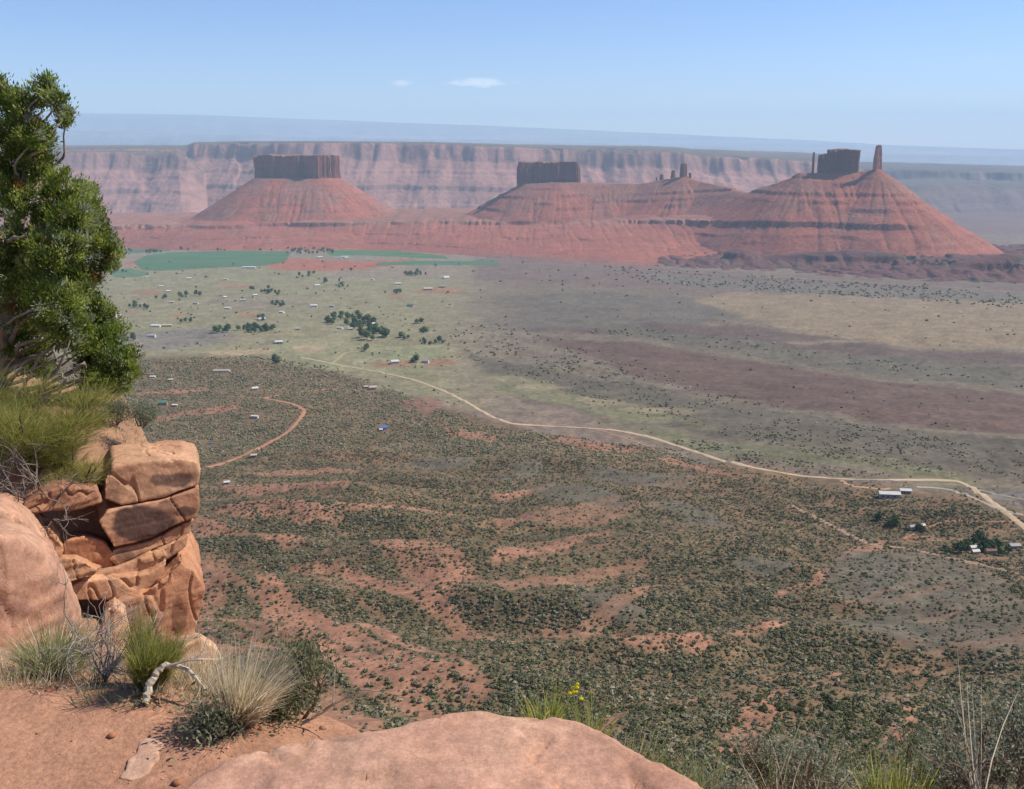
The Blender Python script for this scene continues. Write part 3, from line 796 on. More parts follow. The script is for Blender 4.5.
# ------------------------------------------------------------------ small foliage meshes
def ico(sub):
    bm = bmesh.new(); bmesh.ops.create_icosphere(bm, subdivisions=sub, radius=1.0)
    bm.verts.ensure_lookup_table()
    v = np.array([x.co[:] for x in bm.verts]); f = np.array([[q.index for q in p.verts] for p in bm.faces]); bm.free()
    return v, f
I1, I2, I3 = ico(1), ico(2), ico(3)
def lump(base, seed, sq=0.75, amp=0.35, fr=1.6):
    v, f = base
    n = fbm3(v[:, 0] * fr + seed * 3.7, v[:, 1] * fr, v[:, 2] * fr, 3, seed)
    r = 1 + amp * n * 1.6
    v = v * r[:, None]; v = v * np.array([1, 1, sq]); v[:, 2] = np.maximum(v[:, 2] + sq * 0.72, 0)
    return v, f
def leafy(seed, n, sq=0.8, leaf=0.16, core=True, lobes=5):
    """a lumpy crown of small leaf faces about a ragged core, unit radius, standing on z = 0"""
    r = np.random.default_rng(seed)
    c = r.normal(0, 1, (lobes, 3)); c /= np.linalg.norm(c, axis=1, keepdims=True); c *= r.uniform(0.25, 0.55, (lobes, 1)); c[:, 2] = np.abs(c[:, 2]) * 0.9
    k = r.integers(0, lobes, n)
    d = r.normal(0, 1, (n, 3)); d /= np.linalg.norm(d, axis=1, keepdims=True)
    p = c[k] + d * (r.uniform(0.55, 1.0, n) ** 0.6 * r.uniform(0.36, 0.6, lobes)[k])[:, None]
    t1 = r.normal(0, 1, (n, 3)) * 0.7 + d; t1 /= np.linalg.norm(t1, axis=1, keepdims=True)
    t2 = np.cross(t1, r.normal(0, 1, (n, 3))); t2 /= np.linalg.norm(t2, axis=1, keepdims=True)
    L = (leaf * r.uniform(0.6, 1.4, n))[:, None]
    q = np.stack([p - t2 * L * 0.5, p + t1 * L * 1.2, p + t2 * L * 0.5, p - t1 * L * 0.6], 1).reshape(-1, 3)
    f = np.arange(n * 4).reshape(n, 4)
    q = q * np.array([1, 1, sq]); q[:, 2] = np.maximum(q[:, 2] + 0.42 * sq, 0.0)
    b = np.repeat(r.uniform(0.7, 1.3, n), 4)
    return q, f, b

M_bush = mat_attr('juniper_leaves', ((0.6, 0.2),), rough=0.85)
M_leaf = mat_attr('tree_leaves', ((0.3, 0.15),), rough=0.8)

# ------------------------------------------------------------------ cottonwoods and other valley trees
def tree_mesh(seed, h, wide, col):
    q, f, b = leafy(seed, 170, 0.95, 0.17, lobes=7)
    q = q * np.array([wide, wide, h * 0.62]); q[:, 2] += h * 0.22
    v2, f2 = lump(I2, seed, 0.8, 0.4)
    v2 = v2 * np.array([wide * 0.62, wide * 0.62, h * 0.42]); v2[:, 2] += h * 0.22
    a = np.linspace(0, 2 * math.pi, 6, endpoint=False)
    tr = np.concatenate([np.column_stack([np.cos(a) * h * 0.03 * s, np.sin(a) * h * 0.03 * s, np.full(6, z)]) for s, z in ((1.4, -0.6), (1, h * 0.12), (0.7, h * 0.5))])
    tf = np.array([[r * 6 + i, r * 6 + (i + 1) % 6, (r + 1) * 6 + (i + 1) % 6, (r + 1) * 6 + i] for r in range(2) for i in range(6)])
    V = np.concatenate([q, v2, tr])
    cc = np.concatenate([col * b[:, None], np.tile(col * 0.9, (len(v2), 1)), np.tile(S(120, 104, 90), (len(tr), 1))])
    return V, [f, f2 + len(q), tf + len(q) + len(v2)], np.clip(cc, 0, 1) * 0.8
TREES = []
for k in range(6):
    V, f, cc = tree_mesh(500 + k, random.uniform(8, 11), random.uniform(4, 5.5), [S(84, 106, 62), S(74, 96, 62), S(96, 116, 66)][k % 3])
    o = mesh_obj('valley_tree', V, f, M_leaf, col=cc, smooth=False)
    TREES.append(o)
used_proto = set()
def plant(px, py, k, scale, label, group):
    g = ground_at(px, py)[0]
    if k not in used_proto: o = TREES[k]; used_proto.add(k)
    else: o = TREES[k].copy(); COL.objects.link(o)
    o.location = (g[0], g[1], grid_z(g[0], g[1])); o.rotation_euler = (0, 0, random.uniform(0, 6.28)); o.scale = (scale * random.uniform(0.9, 1.15),) * 2 + (scale * random.uniform(0.85, 1.15),)
    tag(o, label, 'tree', group)
GROVES = [
 ('dense green trees of the large grove round the white houses in mid valley', 'trees of the large grove', [(350, 323, 24, 7, 46), (368, 328, 18, 8, 26), (374, 337, 14, 4, 16)], 1.45),
 ('trees of the long dark green belt on the olive pasture', 'trees of the long belt', [(232, 331, 20, 3, 18), (255, 330, 18, 3, 18), (266, 329, 10, 3, 8)], 1.35),
 ('tree in the short dark row north of the large grove', 'trees of the short row', [(416, 274.5, 15, 1.6, 22)], 1.5),
 ('tree of the dark line along the far edge of the fields', 'trees along the far field edge', [(145, 252, 22, 2, 16), (215, 250, 40, 1.2, 12), (265, 249.5, 26, 2, 18), (305, 252, 24, 2.5, 26), (330, 252, 10, 3, 12)], 1.6),
 ('tree in one of the small clumps on the valley pasture', 'trees in small pasture clumps', [(263, 291, 14, 2.5, 9), (272, 294, 12, 2, 8), (276, 305.5, 8, 1.5, 7), (333, 283, 12, 2, 9), (340, 287, 16, 1.5, 9), (304, 275, 12, 3, 8), (135, 307, 8, 1.5, 5), (146, 309, 5, 2, 4), (183, 297, 8, 1.5, 5), (198, 296, 6, 1.2, 3), (160, 299, 6, 1.5, 3), (120, 273, 12, 3, 8), (350, 271, 8, 1.5, 4), (262, 320, 6, 1.5, 4), (186, 322, 10, 1.5, 4), (420, 324, 5, 1.2, 3), (426, 332, 7, 1.5, 4), (403, 339, 8, 2, 5), (430, 343, 14, 2.5, 8), (414, 361, 4, 1.5, 3), (275, 363, 4, 2.5, 4), (362, 351, 9, 1.5, 5), (395, 293, 10, 1.2, 5), (130, 341, 6, 1.5, 3)], 1.3),
 ('tree among the pale sheds of the homestead below the bend of the dirt road', 'trees of the homestead by the road', [(972, 546, 22, 6, 22), (955, 552, 12, 4, 8), (1000, 552, 18, 5, 10), (920, 529, 10, 4, 5), (888, 520, 20, 6, 6)], 0.62),
]
for label, group, spots, sc_ in GROVES:
    for cx_, cy_, rx_, ry_, n in spots:
        for _ in range(n):
            a = random.uniform(0, 6.28); r = math.sqrt(random.random())
            if random.random() < 0.30: continue
            plant(cx_ + math.cos(a) * r * rx_, cy_ + math.sin(a) * r * ry_, random.randrange(6), sc_ * 1.25 * random.uniform(0.55, 1.15), label, group)

# ------------------------------------------------------------------ houses, sheds and vehicles of the valley
M_w = {k: mat_plain('paint_' + k, c, 0.7) for k, c in dict(white=S(204, 200, 192), cream=S(186, 174, 154), tan=S(176, 150, 124), grey=S(160, 158, 154), blue=S(84, 116, 168), brown=S(122, 92, 74), green=S(84, 120, 104), red=S(150, 84, 66), dark=S(60, 56, 54)).items()}
def box_faces(): return np.array([(0, 3, 2, 1), (4, 5, 6, 7), (0, 1, 5, 4), (1, 2, 6, 5), (2, 3, 7, 6), (3, 0, 4, 7)])
def box_v(x0, x1, y0, y1, z0, z1): return np.array([(x0, y0, z0), (x1, y0, z0), (x1, y1, z0), (x0, y1, z0), (x0, y0, z1), (x1, y0, z1), (x1, y1, z1), (x0, y1, z1)], float)
def house(px, py, l, wd, h, rise, rot, wall, roof, label, group=None, cat='house', name='house', door=True):
    g = ground_at(px, py)[0]; z = float(grid_z(g[0], g[1]))
    o = empty(name, (0, 0, 0)); tag(o, label, cat, group)
    # walls up into the gables
    v = [(-l / 2, -wd / 2, -1), (l / 2, -wd / 2, -1), (l / 2, wd / 2, -1), (-l / 2, wd / 2, -1), (-l / 2, -wd / 2, h), (l / 2, -wd / 2, h), (l / 2, wd / 2, h), (-l / 2, wd / 2, h), (-l / 2, 0, h + rise), (l / 2, 0, h + rise)]
    me_f = [np.array([(0, 1, 5, 4), (2, 3, 7, 6)]), np.array([(1, 2, 6), (1, 6, 9), (1, 9, 5), (3, 0, 4), (3, 4, 8), (3, 8, 7)])]
    mesh_obj('wall', v, me_f, M_w[wall], o, smooth=False)
    e, t = 0.5, 0.22
    up = rise * (wd / 2 + e) / (wd / 2)
    pr = [(-wd / 2 - e, h + rise - up), (0, h + rise), (wd / 2 + e, h + rise - up)]
    rv = []
    for x in (-l / 2 - e, l / 2 + e):
        for yy, zz in pr: rv.append((x, yy, zz + 0.03))
        for yy, zz in pr: rv.append((x, yy, zz + 0.03 + t))
    rf = [(0, 1, 7, 6), (1, 2, 8, 7), (3, 9, 10, 4), (4, 10, 11, 5), (0, 6, 9, 3), (2, 5, 11, 8), (0, 3, 4, 1), (1, 4, 5, 2), (6, 7, 10, 9), (7, 8, 11, 10)]
    mesh_obj('roof', rv, np.array(rf), M_w[roof], o, smooth=False)
    if door:
        mesh_obj('door', box_v(-l * 0.1 - 0.6, -l * 0.1 + 0.6, -wd / 2 - 0.06, -wd / 2 - 0.004, 0, 2.1), box_faces(), M_w['brown'], o, smooth=False)
        for fx in (-0.34, 0.22):
            mesh_obj('window', box_v(l * fx - 0.7, l * fx + 0.7, -wd / 2 - 0.05, -wd / 2 - 0.004, 1.0, 2.1), box_faces(), M_w['dark'], o, smooth=False)
    for c in o.children: c.matrix_parent_inverse = Matrix.Identity(4)
    o.location = (g[0], g[1], z); o.rotation_euler = (0, 0, rot)
    return o
G1 = 'houses scattered over the valley'
L1_ = 'tiny pale gable roofed house on the olive valley pasture'
for px, py, l in ((161, 287, 15), (189, 279, 16), (226, 280, 14), (317, 286, 16), (196, 304, 14), (172, 303, 12), (228, 309, 15), (332, 307, 13), (243, 301, 16), (147, 278, 14), (282, 313, 13), (168, 292, 11), (340, 259, 18), (346, 258.5, 16), (493, 260.5, 13), (483, 260, 15), (373, 280, 12), (298, 330, 10), (262, 319, 11), (395, 363, 13), (426, 362.5, 10), (255, 296, 12), (350, 330, 12), (340, 329, 13), (360, 331, 10), (372, 325, 14), (386, 336, 10), (225, 298, 9)):
    house(px, py, l, l * 0.6, 3.4, 2.0, random.uniform(-0.7, 0.7), random.choice(['white', 'cream', 'tan']), random.choice(['white', 'cream', 'grey', 'white']), L1_, G1)
house(249, 268, 50, 13, 4.5, 2, 0.05, 'white', 'white', 'very long white roofed barn at the edge of the large green field', cat='barn', name='barn')
house(320, 258, 22, 12, 5, 3, 0.3, 'white', 'white', 'white house among trees above the red ploughed ground', G1)
house(345, 257.5, 34, 12, 5, 2.5, 0.1, 'cream', 'white', 'long white shed by the far trees beside red ploughed ground', G1, 'shed', 'shed')
house(314, 307, 17, 10, 5, 2, 0.1, 'white', 'white', 'bright white house standing alone on pasture above the large grove', G1)
house(446, 279, 20, 14, 6, 4, 0.5, 'white', 'white', 'steep roofed white house right of the short dark row of trees', G1)
house(398, 284.5, 20, 10, 4, 2, 0.1, 'cream', 'white', 'pale low house left of the brown brush patch, below the short tree row', G1)
house(428, 290, 26, 13, 5, 3, 0.2, 'tan', 'cream', 'wide tan farmhouse on a patch of red earth', G1)
house(442, 287.5, 18, 9, 4, 2, -0.2, 'brown', 'tan', 'brown shed beside the wide tan farmhouse', G1, 'shed', 'shed')
house(411, 306.5, 20, 11, 4, 2.5, -0.5, 'tan', 'green', 'green roofed house alone on bare ground in mid valley', G1)
house(112, 317, 20, 11, 5, 2, 0.1, 'white', 'white', 'white house with annexe seen just right of the juniper tree', G1)
house(119, 316, 10, 8, 4, 1.5, 0.1, 'white', 'cream', 'small cream annexe beside the white house near the juniper tree', G1, 'shed', 'shed')
house(156, 327, 19, 9, 4, 2, 0, 'white', 'white', 'white house at the left end of the low pair on grey pasture', G1)
house(167, 326.5, 22, 8, 3.5, 1.5, 0.1, 'tan', 'cream', 'long tan house at the right end of the low pair on grey pasture', G1)
house(152, 337, 14, 8, 4, 2, 0, 'white', 'grey', 'grey roofed cottage above a dark hedge on the left pasture', G1)
house(279, 343.5, 14, 8, 4, 2, 0.2, 'cream', 'white', 'cream cottage on red earth below the long tree belt', G1)
house(262, 320.5, 15, 9, 4.5, 2.5, 0.4, 'white', 'white', 'white cottage on red earth above the long tree belt', G1)
house(222, 372, 24, 6, 3, 0.8, 0.05, 'white', 'cream', 'long low pale trailer home in the brush under the tan bare patch', G1, 'trailer', 'trailer_home')
house(255, 390, 8, 5, 3, 1.4, 0.5, 'white', 'white', 'white cabin at the start of the red dirt track', G1, 'cabin', 'cabin')
house(153, 378, 7, 4, 2.6, 1, 0, 'white', 'white', 'tiny white shed in dark brush right of the juniper tree', G1, 'shed', 'shed')
house(171, 381, 6, 4, 2.6, 1, 0.4, 'white', 'cream', 'tiny cream shed in dark brush close to the white shed', G1, 'shed', 'shed')
house(163, 405, 10, 7, 4, 2, 0.2, 'tan', 'green', 'green roofed house in dark brush between red earth bands', G1)
house(175, 406.5, 6, 4, 2.4, 0.6, 0.1, 'cream', 'white', 'small white outbuilding beside the green roofed house in brush', G1, 'shed', 'shed')
house(255, 418, 8, 3.4, 2.6, 0.7, -0.2, 'white', 'white', 'white trailer alone in brush inside the bend of the red track', G1, 'trailer', 'trailer_home')
house(254, 457, 5, 3.5, 2.2, 0.8, 0.2, 'tan', 'cream', 'tan hut at the lower end of the red track', G1, 'hut', 'hut')
house(227, 484, 4.2, 2.8, 2.0, 0.7, 0.3, 'white', 'white', 'lone white hut above the upper red earth band', G1, 'hut', 'hut')
house(373, 389, 9, 6, 3, 1.6, 0.2, 'white', 'cream', 'white house with yard in brush just below the dirt road', G1)
house(366, 388, 5, 4, 2.5, 1, 0.3, 'tan', 'cream', 'small tan shed left of the white house below the dirt road', G1, 'shed', 'shed')
house(384, 429.5, 7, 5, 3, 1.5, 0.2, 'white', 'blue', 'blue roofed cabin in the brush left of the bare triangle', G1, 'cabin', 'cabin')
house(381, 431, 3, 3, 2, 0.7, 0.2, 'white', 'white', 'tiny white shed touching the blue roofed cabin', G1, 'shed', 'shed')
house(889, 497, 15, 6, 3.2, 1.3, -0.12, 'grey', 'white', 'white roofed barn beside the dirt road on the right plain', cat='barn', name='barn')
house(905, 493.5, 8, 4.5, 3.0, 0.9, -0.12, 'grey', 'white', 'smaller white roofed shed behind the barn by the dirt road', cat='shed', name='shed')
for px, py, l, a, c, lab in ((912, 529, 4, 0.3, 'grey', 'grey roofed hut left of the short red track'), (921, 528, 4.6, 0.5, 'white', 'white roofed hut touching the end of the short red track'), (972, 550, 5, 0.1, 'white', 'white shed at the left end of the homestead in the trees'), (980, 549, 5.5, -0.3, 'grey', 'grey trailer in the middle of the homestead in the trees'), (975, 554, 4, 0.2, 'white', 'low white shed at the front of the homestead in the trees'), (990, 553, 6, 0.1, 'brown', 'brown roofed shed at the right end of the homestead'), (1014, 548, 6, 0.1, 'grey', 'grey roofed shed right of the homestead trees')):
    house(px, py, l, l * 0.6, 2.2, 0.7, a, 'cream', c, lab, None, 'shed', 'shed', False)
def pickup(px, py, col, rot, label):
    g = ground_at(px, py)[0]
    o = empty('parked_car', (0, 0, 0)); tag(o, label, 'car')
    prof = [(-2.3, 0.45), (2.3, 0.45), (2.35, 0.95), (1.1, 1.05), (0.6, 1.65), (-0.7, 1.7), (-1.0, 1.1), (-2.3, 1.05)]
    n = len(prof)
    v = [(x, -0.9, z) for x, z in prof] + [(x, 0.9, z) for x, z in prof]
    bm = bmesh.new(); vs = [bm.verts.new(p) for p in v]
    bm.faces.new(vs[:n][::-1]); bm.faces.new(vs[n:])
    for i in range(n): bm.faces.new((vs[i], vs[(i + 1) % n], vs[n + (i + 1) % n], vs[n + i]))
    bmesh.ops.bevel(bm, geom=bm.edges[:], offset=0.06, segments=2, affect='EDGES')
    me = bpy.data.meshes.new('body'); bm.to_mesh(me); bm.free(); me.materials.append(M_w[col])
    b = bpy.data.objects.new('body', me); COL.objects.link(b); b.parent = o
    for x in (-1.45, 1.45):
        for y in (-0.85, 0.85):
            a = np.linspace(0, 2 * math.pi, 14, endpoint=False)
            vv = np.concatenate([np.column_stack([x + 0.36 * np.cos(a), np.full(14, y + d), 0.36 + 0.36 * np.sin(a)]) for d in (-0.12, 0.12)] + [np.array([[x, y - 0.12, 0.36], [x, y + 0.12, 0.36]])])
            q = np.array([[i, (i + 1) % 14, 14 + (i + 1) % 14, 14 + i] for i in range(14)])
            tr = np.array([[i, 28, (i + 1) % 14] for i in range(14)] + [[14 + i, 14 + (i + 1) % 14, 29] for i in range(14)])
            ww = mesh_obj('wheel', vv, [q, tr], M_w['dark']); ww.parent = o
    o.location = (g[0], g[1], float(grid_z(g[0], g[1])) + 0.1); o.rotation_euler = (0, 0, rot)
pickup(210, 444, 'blue', 0.6, 'blue car parked in dark brush left of the red track')

# ------------------------------------------------------------------ juniper and sage scattered over slope and plain
N0 = 640000
cpx = rng.uniform(-110, 1134, N0); cpy = 262 + (830 - 262) * rng.uniform(0, 1, N0)
gg = ground_at(cpx, cpy)
ci = np.clip(np.round((gg[:, 0] / gg[:, 1] - TS[0]) / (TS[1] - TS[0])).astype(int), 0, len(TS) - 1)
ri = np.clip(np.searchsorted(TY, gg[:, 1]), 0, len(TY) - 1)
redv, sagev, bandv = RED[ri, ci], SAGE[ri, ci], BAND[ri, ci]
clus = fbm2(gg[:, 0] / 28, gg[:, 1] / 34, 3, 601); big = fbm2(gg[:, 0] / 110, gg[:, 1] / 170, 3, 607)
below = cpy - slope_row(cpx)
D = np.interp(cpy, [262, 330, 380, 440, 520, 600, 700, 800], [0.03, 0.14, 0.28, 0.28, 0.235, 0.165, 0.095, 0.065]) * sstep(-3, 6, below + big * 8)
D = D * np.clip(1.25 + 0.6 * clus + 0.25 * big, 0.4, 1.8) * (1 - 0.62 * sstep(0.15, 0.7, redv)) * (1 - 0.72 * sstep(0.2, 0.8, sagev))
D = D * np.clip(1.15 - 1.1 * bandv * sstep(430, 540, cpy), 0.3, 1.6)
up = below < 0
def dens(pts, d, cl=1.0):
    m = inpoly(cpx, cpy, pts) & up
    D[m] = (d * np.clip(0.6 + cl * 2.4 * clus + 0.7 * big, 0.02, 2.4))[m]
D[up] = np.where(cpx[up] < 460, 0.012 * np.clip(0.3 + 2.0 * clus[up] + big[up], 0, 2), 0.0022)
dens([(450, 330), (500, 322), (560, 338), (620, 358), (700, 385), (760, 402), (860, 425), (1134, 470), (1134, 500), (960, 478), (840, 460), (700, 430), (600, 405), (520, 378), (448, 350)], 0.075)
dens([(450, 335), (470, 325), (520, 328), (560, 345), (590, 362), (540, 362), (480, 358), (448, 350)], 0.075, 0.6)
dens([(560, 330), (640, 326), (760, 345), (860, 358), (1134, 390), (1134, 405), (900, 372), (760, 352), (640, 338)], 0.055)
dens([(600, 266), (760, 276), (1134, 302), (1134, 318), (900, 300), (740, 290), (640, 282)], 0.13, 0.5)
dens([(470, 270), (600, 270), (640, 284), (600, 292), (500, 288)], 0.010)
dens([(640, 440), (700, 440), (830, 466), (960, 484), (1040, 510), (1134, 540), (1134, 560), (960, 510), (830, 490), (720, 468)], 0.08)
dens([(860, 500), (960, 490), (1040, 520), (1134, 560), (1134, 500), (960, 470)], 0.014)
acc = (rng.uniform(0, 1, N0) < D * (1244 * 568) / N0) & (gg[:, 1] > 120) & (gg[:, 1] < 4400)
# keep the road, the fields' tracks and the houses clear
roadp = np.array([(300, 357), (345, 366), (380, 372), (415, 380), (445, 391), (470, 404), (490, 416), (512, 424), (545, 426), (580, 427.5), (615, 430), (650, 437), (690, 450), (720, 460), (760, 469), (800, 476), (840, 479), (958, 481), (970, 486), (1024, 527), (1060, 556)], float)
trackp = np.array([(262, 398), (290, 403), (306, 410), (296, 424), (287, 433), (272, 441), (259, 448), (240, 457), (205, 468)], float)
def near_line(P, rad):
    m = np.zeros(N0, bool)
    for a, b in zip(P[:-1], P[1:]):
        ab = b - a; t = np.clip(((cpx - a[0]) * ab[0] + (cpy - a[1]) * ab[1]) / (ab @ ab), 0, 1)
        m |= np.hypot(cpx - a[0] - t * ab[0], (cpy - a[1] - t * ab[1]) * 1.5) < rad
    return m
acc &= ~near_line(roadp, 3.2) & ~near_line(trackp, 2.2)
for hx_, hy_ in ((889, 495), (905, 492), (384, 428), (255, 417), (227, 482), (373, 388), (163, 404), (255, 389), (222, 371), (976, 552), (915, 528), (210, 443), (425, 410)):
    acc &= ~((np.abs(cpx - hx_) < 8) & (cpy > hy_ - 3) & (cpy < hy_ + 4))
B = gg[acc]; Bp = np.stack([cpx[acc], cpy[acc]], 1)
nb = len(B)
size = (0.45 + 0.95 * rng.uniform(0, 1, nb) ** 1.6) * np.where(rng.uniform(0, 1, nb) < 0.3, 0.62, 1.0) * (1 + 0.25 * sstep(900, 2500, B[:, 1]))
size = np.maximum(size, B[:, 1] * np.where(Bp[:, 1] < slope_row(Bp[:, 0]), 0.00115, 0.0009) * rng.uniform(0.7, 1.3, nb))
kind = rng.uniform(0, 1, nb)
jcol = np.stack([S(92, 94, 58), S(106, 104, 68), S(84, 88, 58), S(130, 122, 96), S(108, 104, 76)])
bc = (jcol * 0.85 + jcol.mean(1, keepdims=True) * 0.15)[(kind * 5).astype(int)] * rng.uniform(0.7, 1.4, (nb, 1)) * 1.10
order = np.argsort(-size / B[:, 1] * ((Bp[:, 0] > 0) & (Bp[:, 0] < 1024) & (Bp[:, 1] < 770) & ~((Bp[:, 0] > 170) & (Bp[:, 0] < 730) & (Bp[:, 1] > 715)) & ~((Bp[:, 0] < 345) & (Bp[:, 1] > 640)) & (Bp[:, 0] > np.where(Bp[:, 1] > 400, 210, 130))))
near_i = order[:300]; far_i = order[300:]
JUN = []
for k in range(8):
    q, f, b = leafy(700 + k, 420, 0.82, 0.14, lobes=6)
    v2, f2 = lump(I2, 720 + k, 0.6, 0.45)
    c0 = [S(92, 96, 56), S(100, 102, 64), S(84, 90, 56), S(116, 112, 82)][k % 4] * 1.0
    V = np.concatenate([q, v2 * 0.72]); cc = np.concatenate([c0 * b[:, None], np.tile(c0 * 0.85, (len(v2), 1))])
    JUN.append(mesh_obj('juniper_bush', V, [f, f2 + len(q)], M_bush, col=cc, smooth=False))
for j, i in enumerate(near_i):
    k = j % 8
    o = JUN[k] if j < 8 else JUN[k].copy()
    if j >= 8: COL.objects.link(o)
    s = float(size[i]); o.location = (B[i, 0], B[i, 1], float(grid_z(B[i, 0], B[i, 1])) - 0.1)
    o.scale = (s * random.uniform(0.9, 1.15), s * random.uniform(0.9, 1.15), s * random.uniform(0.8, 1.2)); o.rotation_euler = (0, 0, random.uniform(0, 6.28))
    tag(o, 'dark green rounded juniper bush on the red slope below the rim', 'bush', 'juniper bushes on the near slope')
variants = {}
def scatter(name, idxs, base, sd, amp):
    vs, fs, cs = [], [], []; off = 0
    lib = []
    for k in range(14):
        if base is I2:
            q, f, b_ = leafy(sd + k, 46, 0.8, 0.30, lobes=5)
            v2, f2 = lump(I1, sd + k, 0.6, 0.5)
            lib.append((np.concatenate([q, v2 * np.array([0.75, 0.75, 0.8])]), np.concatenate([f[:, [0, 1, 2]], f[:, [0, 2, 3]], f2 + len(q)])))
        else: lib.append(lump(base, sd + k, 0.6 + 0.3 * (k % 3) / 2, amp, 1.9))
    gzv = grid_z(B[idxs, 0], B[idxs, 1])
    for j, i in enumerate(idxs):
        v, f = lib[j % 14]
        a = (j * 2.399) % 6.283; c, s = math.cos(a) * size[i], math.sin(a) * size[i]
        x = v[:, 0] * c - v[:, 1] * s; y = v[:, 0] * s + v[:, 1] * c
        vs.append(np.column_stack([x + B[i, 0], y + B[i, 1], v[:, 2] * size[i] + gzv[j] - 0.1]))
        fs.append(f + off); off += len(v)
        cs.append(bc[i] * (0.85 + 0.3 * np.random.default_rng(j % 50).random((len(v), 1))))
    return np.concatenate(vs), np.concatenate(fs), np.concatenate(cs)
farther = far_i[B[far_i, 1] > 900]; mid = far_i[B[far_i, 1] <= 900]
a1 = scatter('x', mid, I2, 800, 0.5); a2 = scatter('x', farther, I1, 830, 0.45)
o = mesh_obj('shrubbery', np.concatenate([a1[0], a2[0]]), np.concatenate([a1[1], a2[1] + len(a1[0])]), M_bush, col=np.concatenate([a1[2], a2[2]]), smooth=False)
tag(o, 'dark juniper and sage scattered over the slopes and plain', kind='stuff')
print('bushes', nb, 'mid', len(mid), 'far', len(farther))

# ================================================================== the rim: earth, rock, plants close to the camera
EDGE = np.array([(3.4, 0.9), (0.95, 1.1), (0.40, 1.8), (0.0, 2.3), (-0.38, 2.62), (-0.75, 3.0), (-1.2, 3.6), (-1.5, 4.3), (-2.15, 5.2), (-2.8, 6.2), (-3.1, 7.0), (-3.05, 7.9), (-3.2, 8.5), (-3.5, 9.1), (-3.9, 9.9), (-5.2, 10.6), (-9.5, 11.2)])
def edge_dist(x, y):
    d = np.full(x.shape, 1e9)
    for a, b in zip(EDGE[:-1], EDGE[1:]):
        ab = b - a; t = np.clip(((x - a[0]) * ab[0] + (y - a[1]) * ab[1]) / (ab @ ab), 0, 1)
        d = np.minimum(d, np.hypot(x - a[0] - t * ab[0], y - a[1] - t * ab[1]))
    ins = inpoly(x, y, [tuple(p) for p in EDGE] + [(-30, 11.2), (-30, -6), (3.45, -6)])
    return np.where(ins, d, -d)
def near_z(x, y):
    x = np.asarray(x, float); y = np.asarray(y, float)
    ed = edge_dist(x, y)
    low = np.interp(y, [-6, 0, 2.75, 3.3, 4.2, 5.2, 6.4, 7.05, 7.45, 9.0, 11.5], [-1.5, -1.6, -1.62, -1.78, -2.22, -2.68, -3.2, -3.4, -2.46, -2.42, -2.5])
    low = low + np.interp(x, [-6, -3.4, -2.6, -1.5], [0.15, 0.06, 0.0, 0.0]) * sstep(2.6, 4.5, y)
    z = low + fbm2(x / 0.9, y / 0.9, 4, 901) * 0.06 + fbm2(x / 0.16, y / 0.16, 3, 905) * 0.012
    out = np.maximum(-ed, 0)
    z = z - (1.7 + 9.0 * sstep(4.6, 6.0, y)) * out * out / (out + 0.12)
    z = np.where(ed < 0, np.maximum(z, base_z(np.maximum(y, 10)) + 0.3 + np.maximum(10 - y, 0) * 0.75), z)
    return z - 0.10 * (1 - sstep(0.0, 0.35, ed))
M_dirt = mat_attr('rim_earth', ((1.2, 0.12), (9.0, 0.16), (60.0, 0.22)), (38.0, 0.6, 0.018))
nx, ny = np.meshgrid(np.arange(-9, 4.4, 0.024), np.concatenate([np.arange(-1.5, 1.2, 0.06), np.arange(1.2, 4.6, 0.022), np.arange(4.6, 13, 0.06), np.arange(13, 24, 0.3)]))
nz = near_z(nx, ny)
e1 = fbm2(nx / 0.5, ny / 0.5, 4, 911)
ncol = np.empty(nx.shape + (3,)); ncol[:] = S(192, 142, 112)
ncol = ncol * (1 + 0.16 * e1)[..., None]
m = sstep(3.0, 3.8, ny + e1 * 0.5)[..., None]; ncol = ncol * (1 - m * 0.5) + S(176, 140, 106) * m * 0.5
near = mesh_obj('ground', np.stack([nx, ny, nz], -1).reshape(-1, 3), grid_faces(*nx.shape), M_dirt, col=ncol.reshape(-1, 3) * 0.72)
tag(near, kind='structure')

def near_at(px, py):
    """first point of the rim's earth met by a pixel's ray"""
    Y = np.arange(1.0, 13, 0.01); s = float(s_of(px, py)); t = float(tana(py))
    z = near_z(s * Y, Y); k = int(np.argmax(z >= t * Y))
    return np.array((s * Y[k], Y[k], z[k]))

# sandstone ----------------------------------------------------------------
M_stone = mat_attr('sandstone', ((1.2, 0.12), (6.0, 0.16), (30.0, 0.18), (110.0, 0.16)), (20.0, 0.5, 0.014), rough=0.92)
def remesh(bm, voxel, smooth):
    me = bpy.data.meshes.new('tmp'); bm.to_mesh(me); bm.free()
    o = bpy.data.objects.new('tmp', me); COL.objects.link(o)
    md = o.modifiers.new('r', 'REMESH'); md.mode = 'VOXEL'; md.voxel_size = voxel
    dg = C.evaluated_depsgraph_get()
    m2 = bpy.data.meshes.new_from_object(o.evaluated_get(dg))
    bpy.data.objects.remove(o); bpy.data.meshes.remove(me)
    bm = bmesh.new(); bm.from_mesh(m2); bpy.data.meshes.remove(m2)
    for _ in range(smooth): bmesh.ops.smooth_vert(bm, verts=bm.verts, factor=0.5, use_axis_x=True, use_axis_y=True, use_axis_z=True)
    bm.normal_update()
    bm.verts.ensure_lookup_table()
    v = np.array([x.co[:] for x in bm.verts]); n = np.array([x.normal[:] for x in bm.verts])
    f = [[q.index for q in p.verts] for p in bm.faces]; bm.free()
    return v, n, f
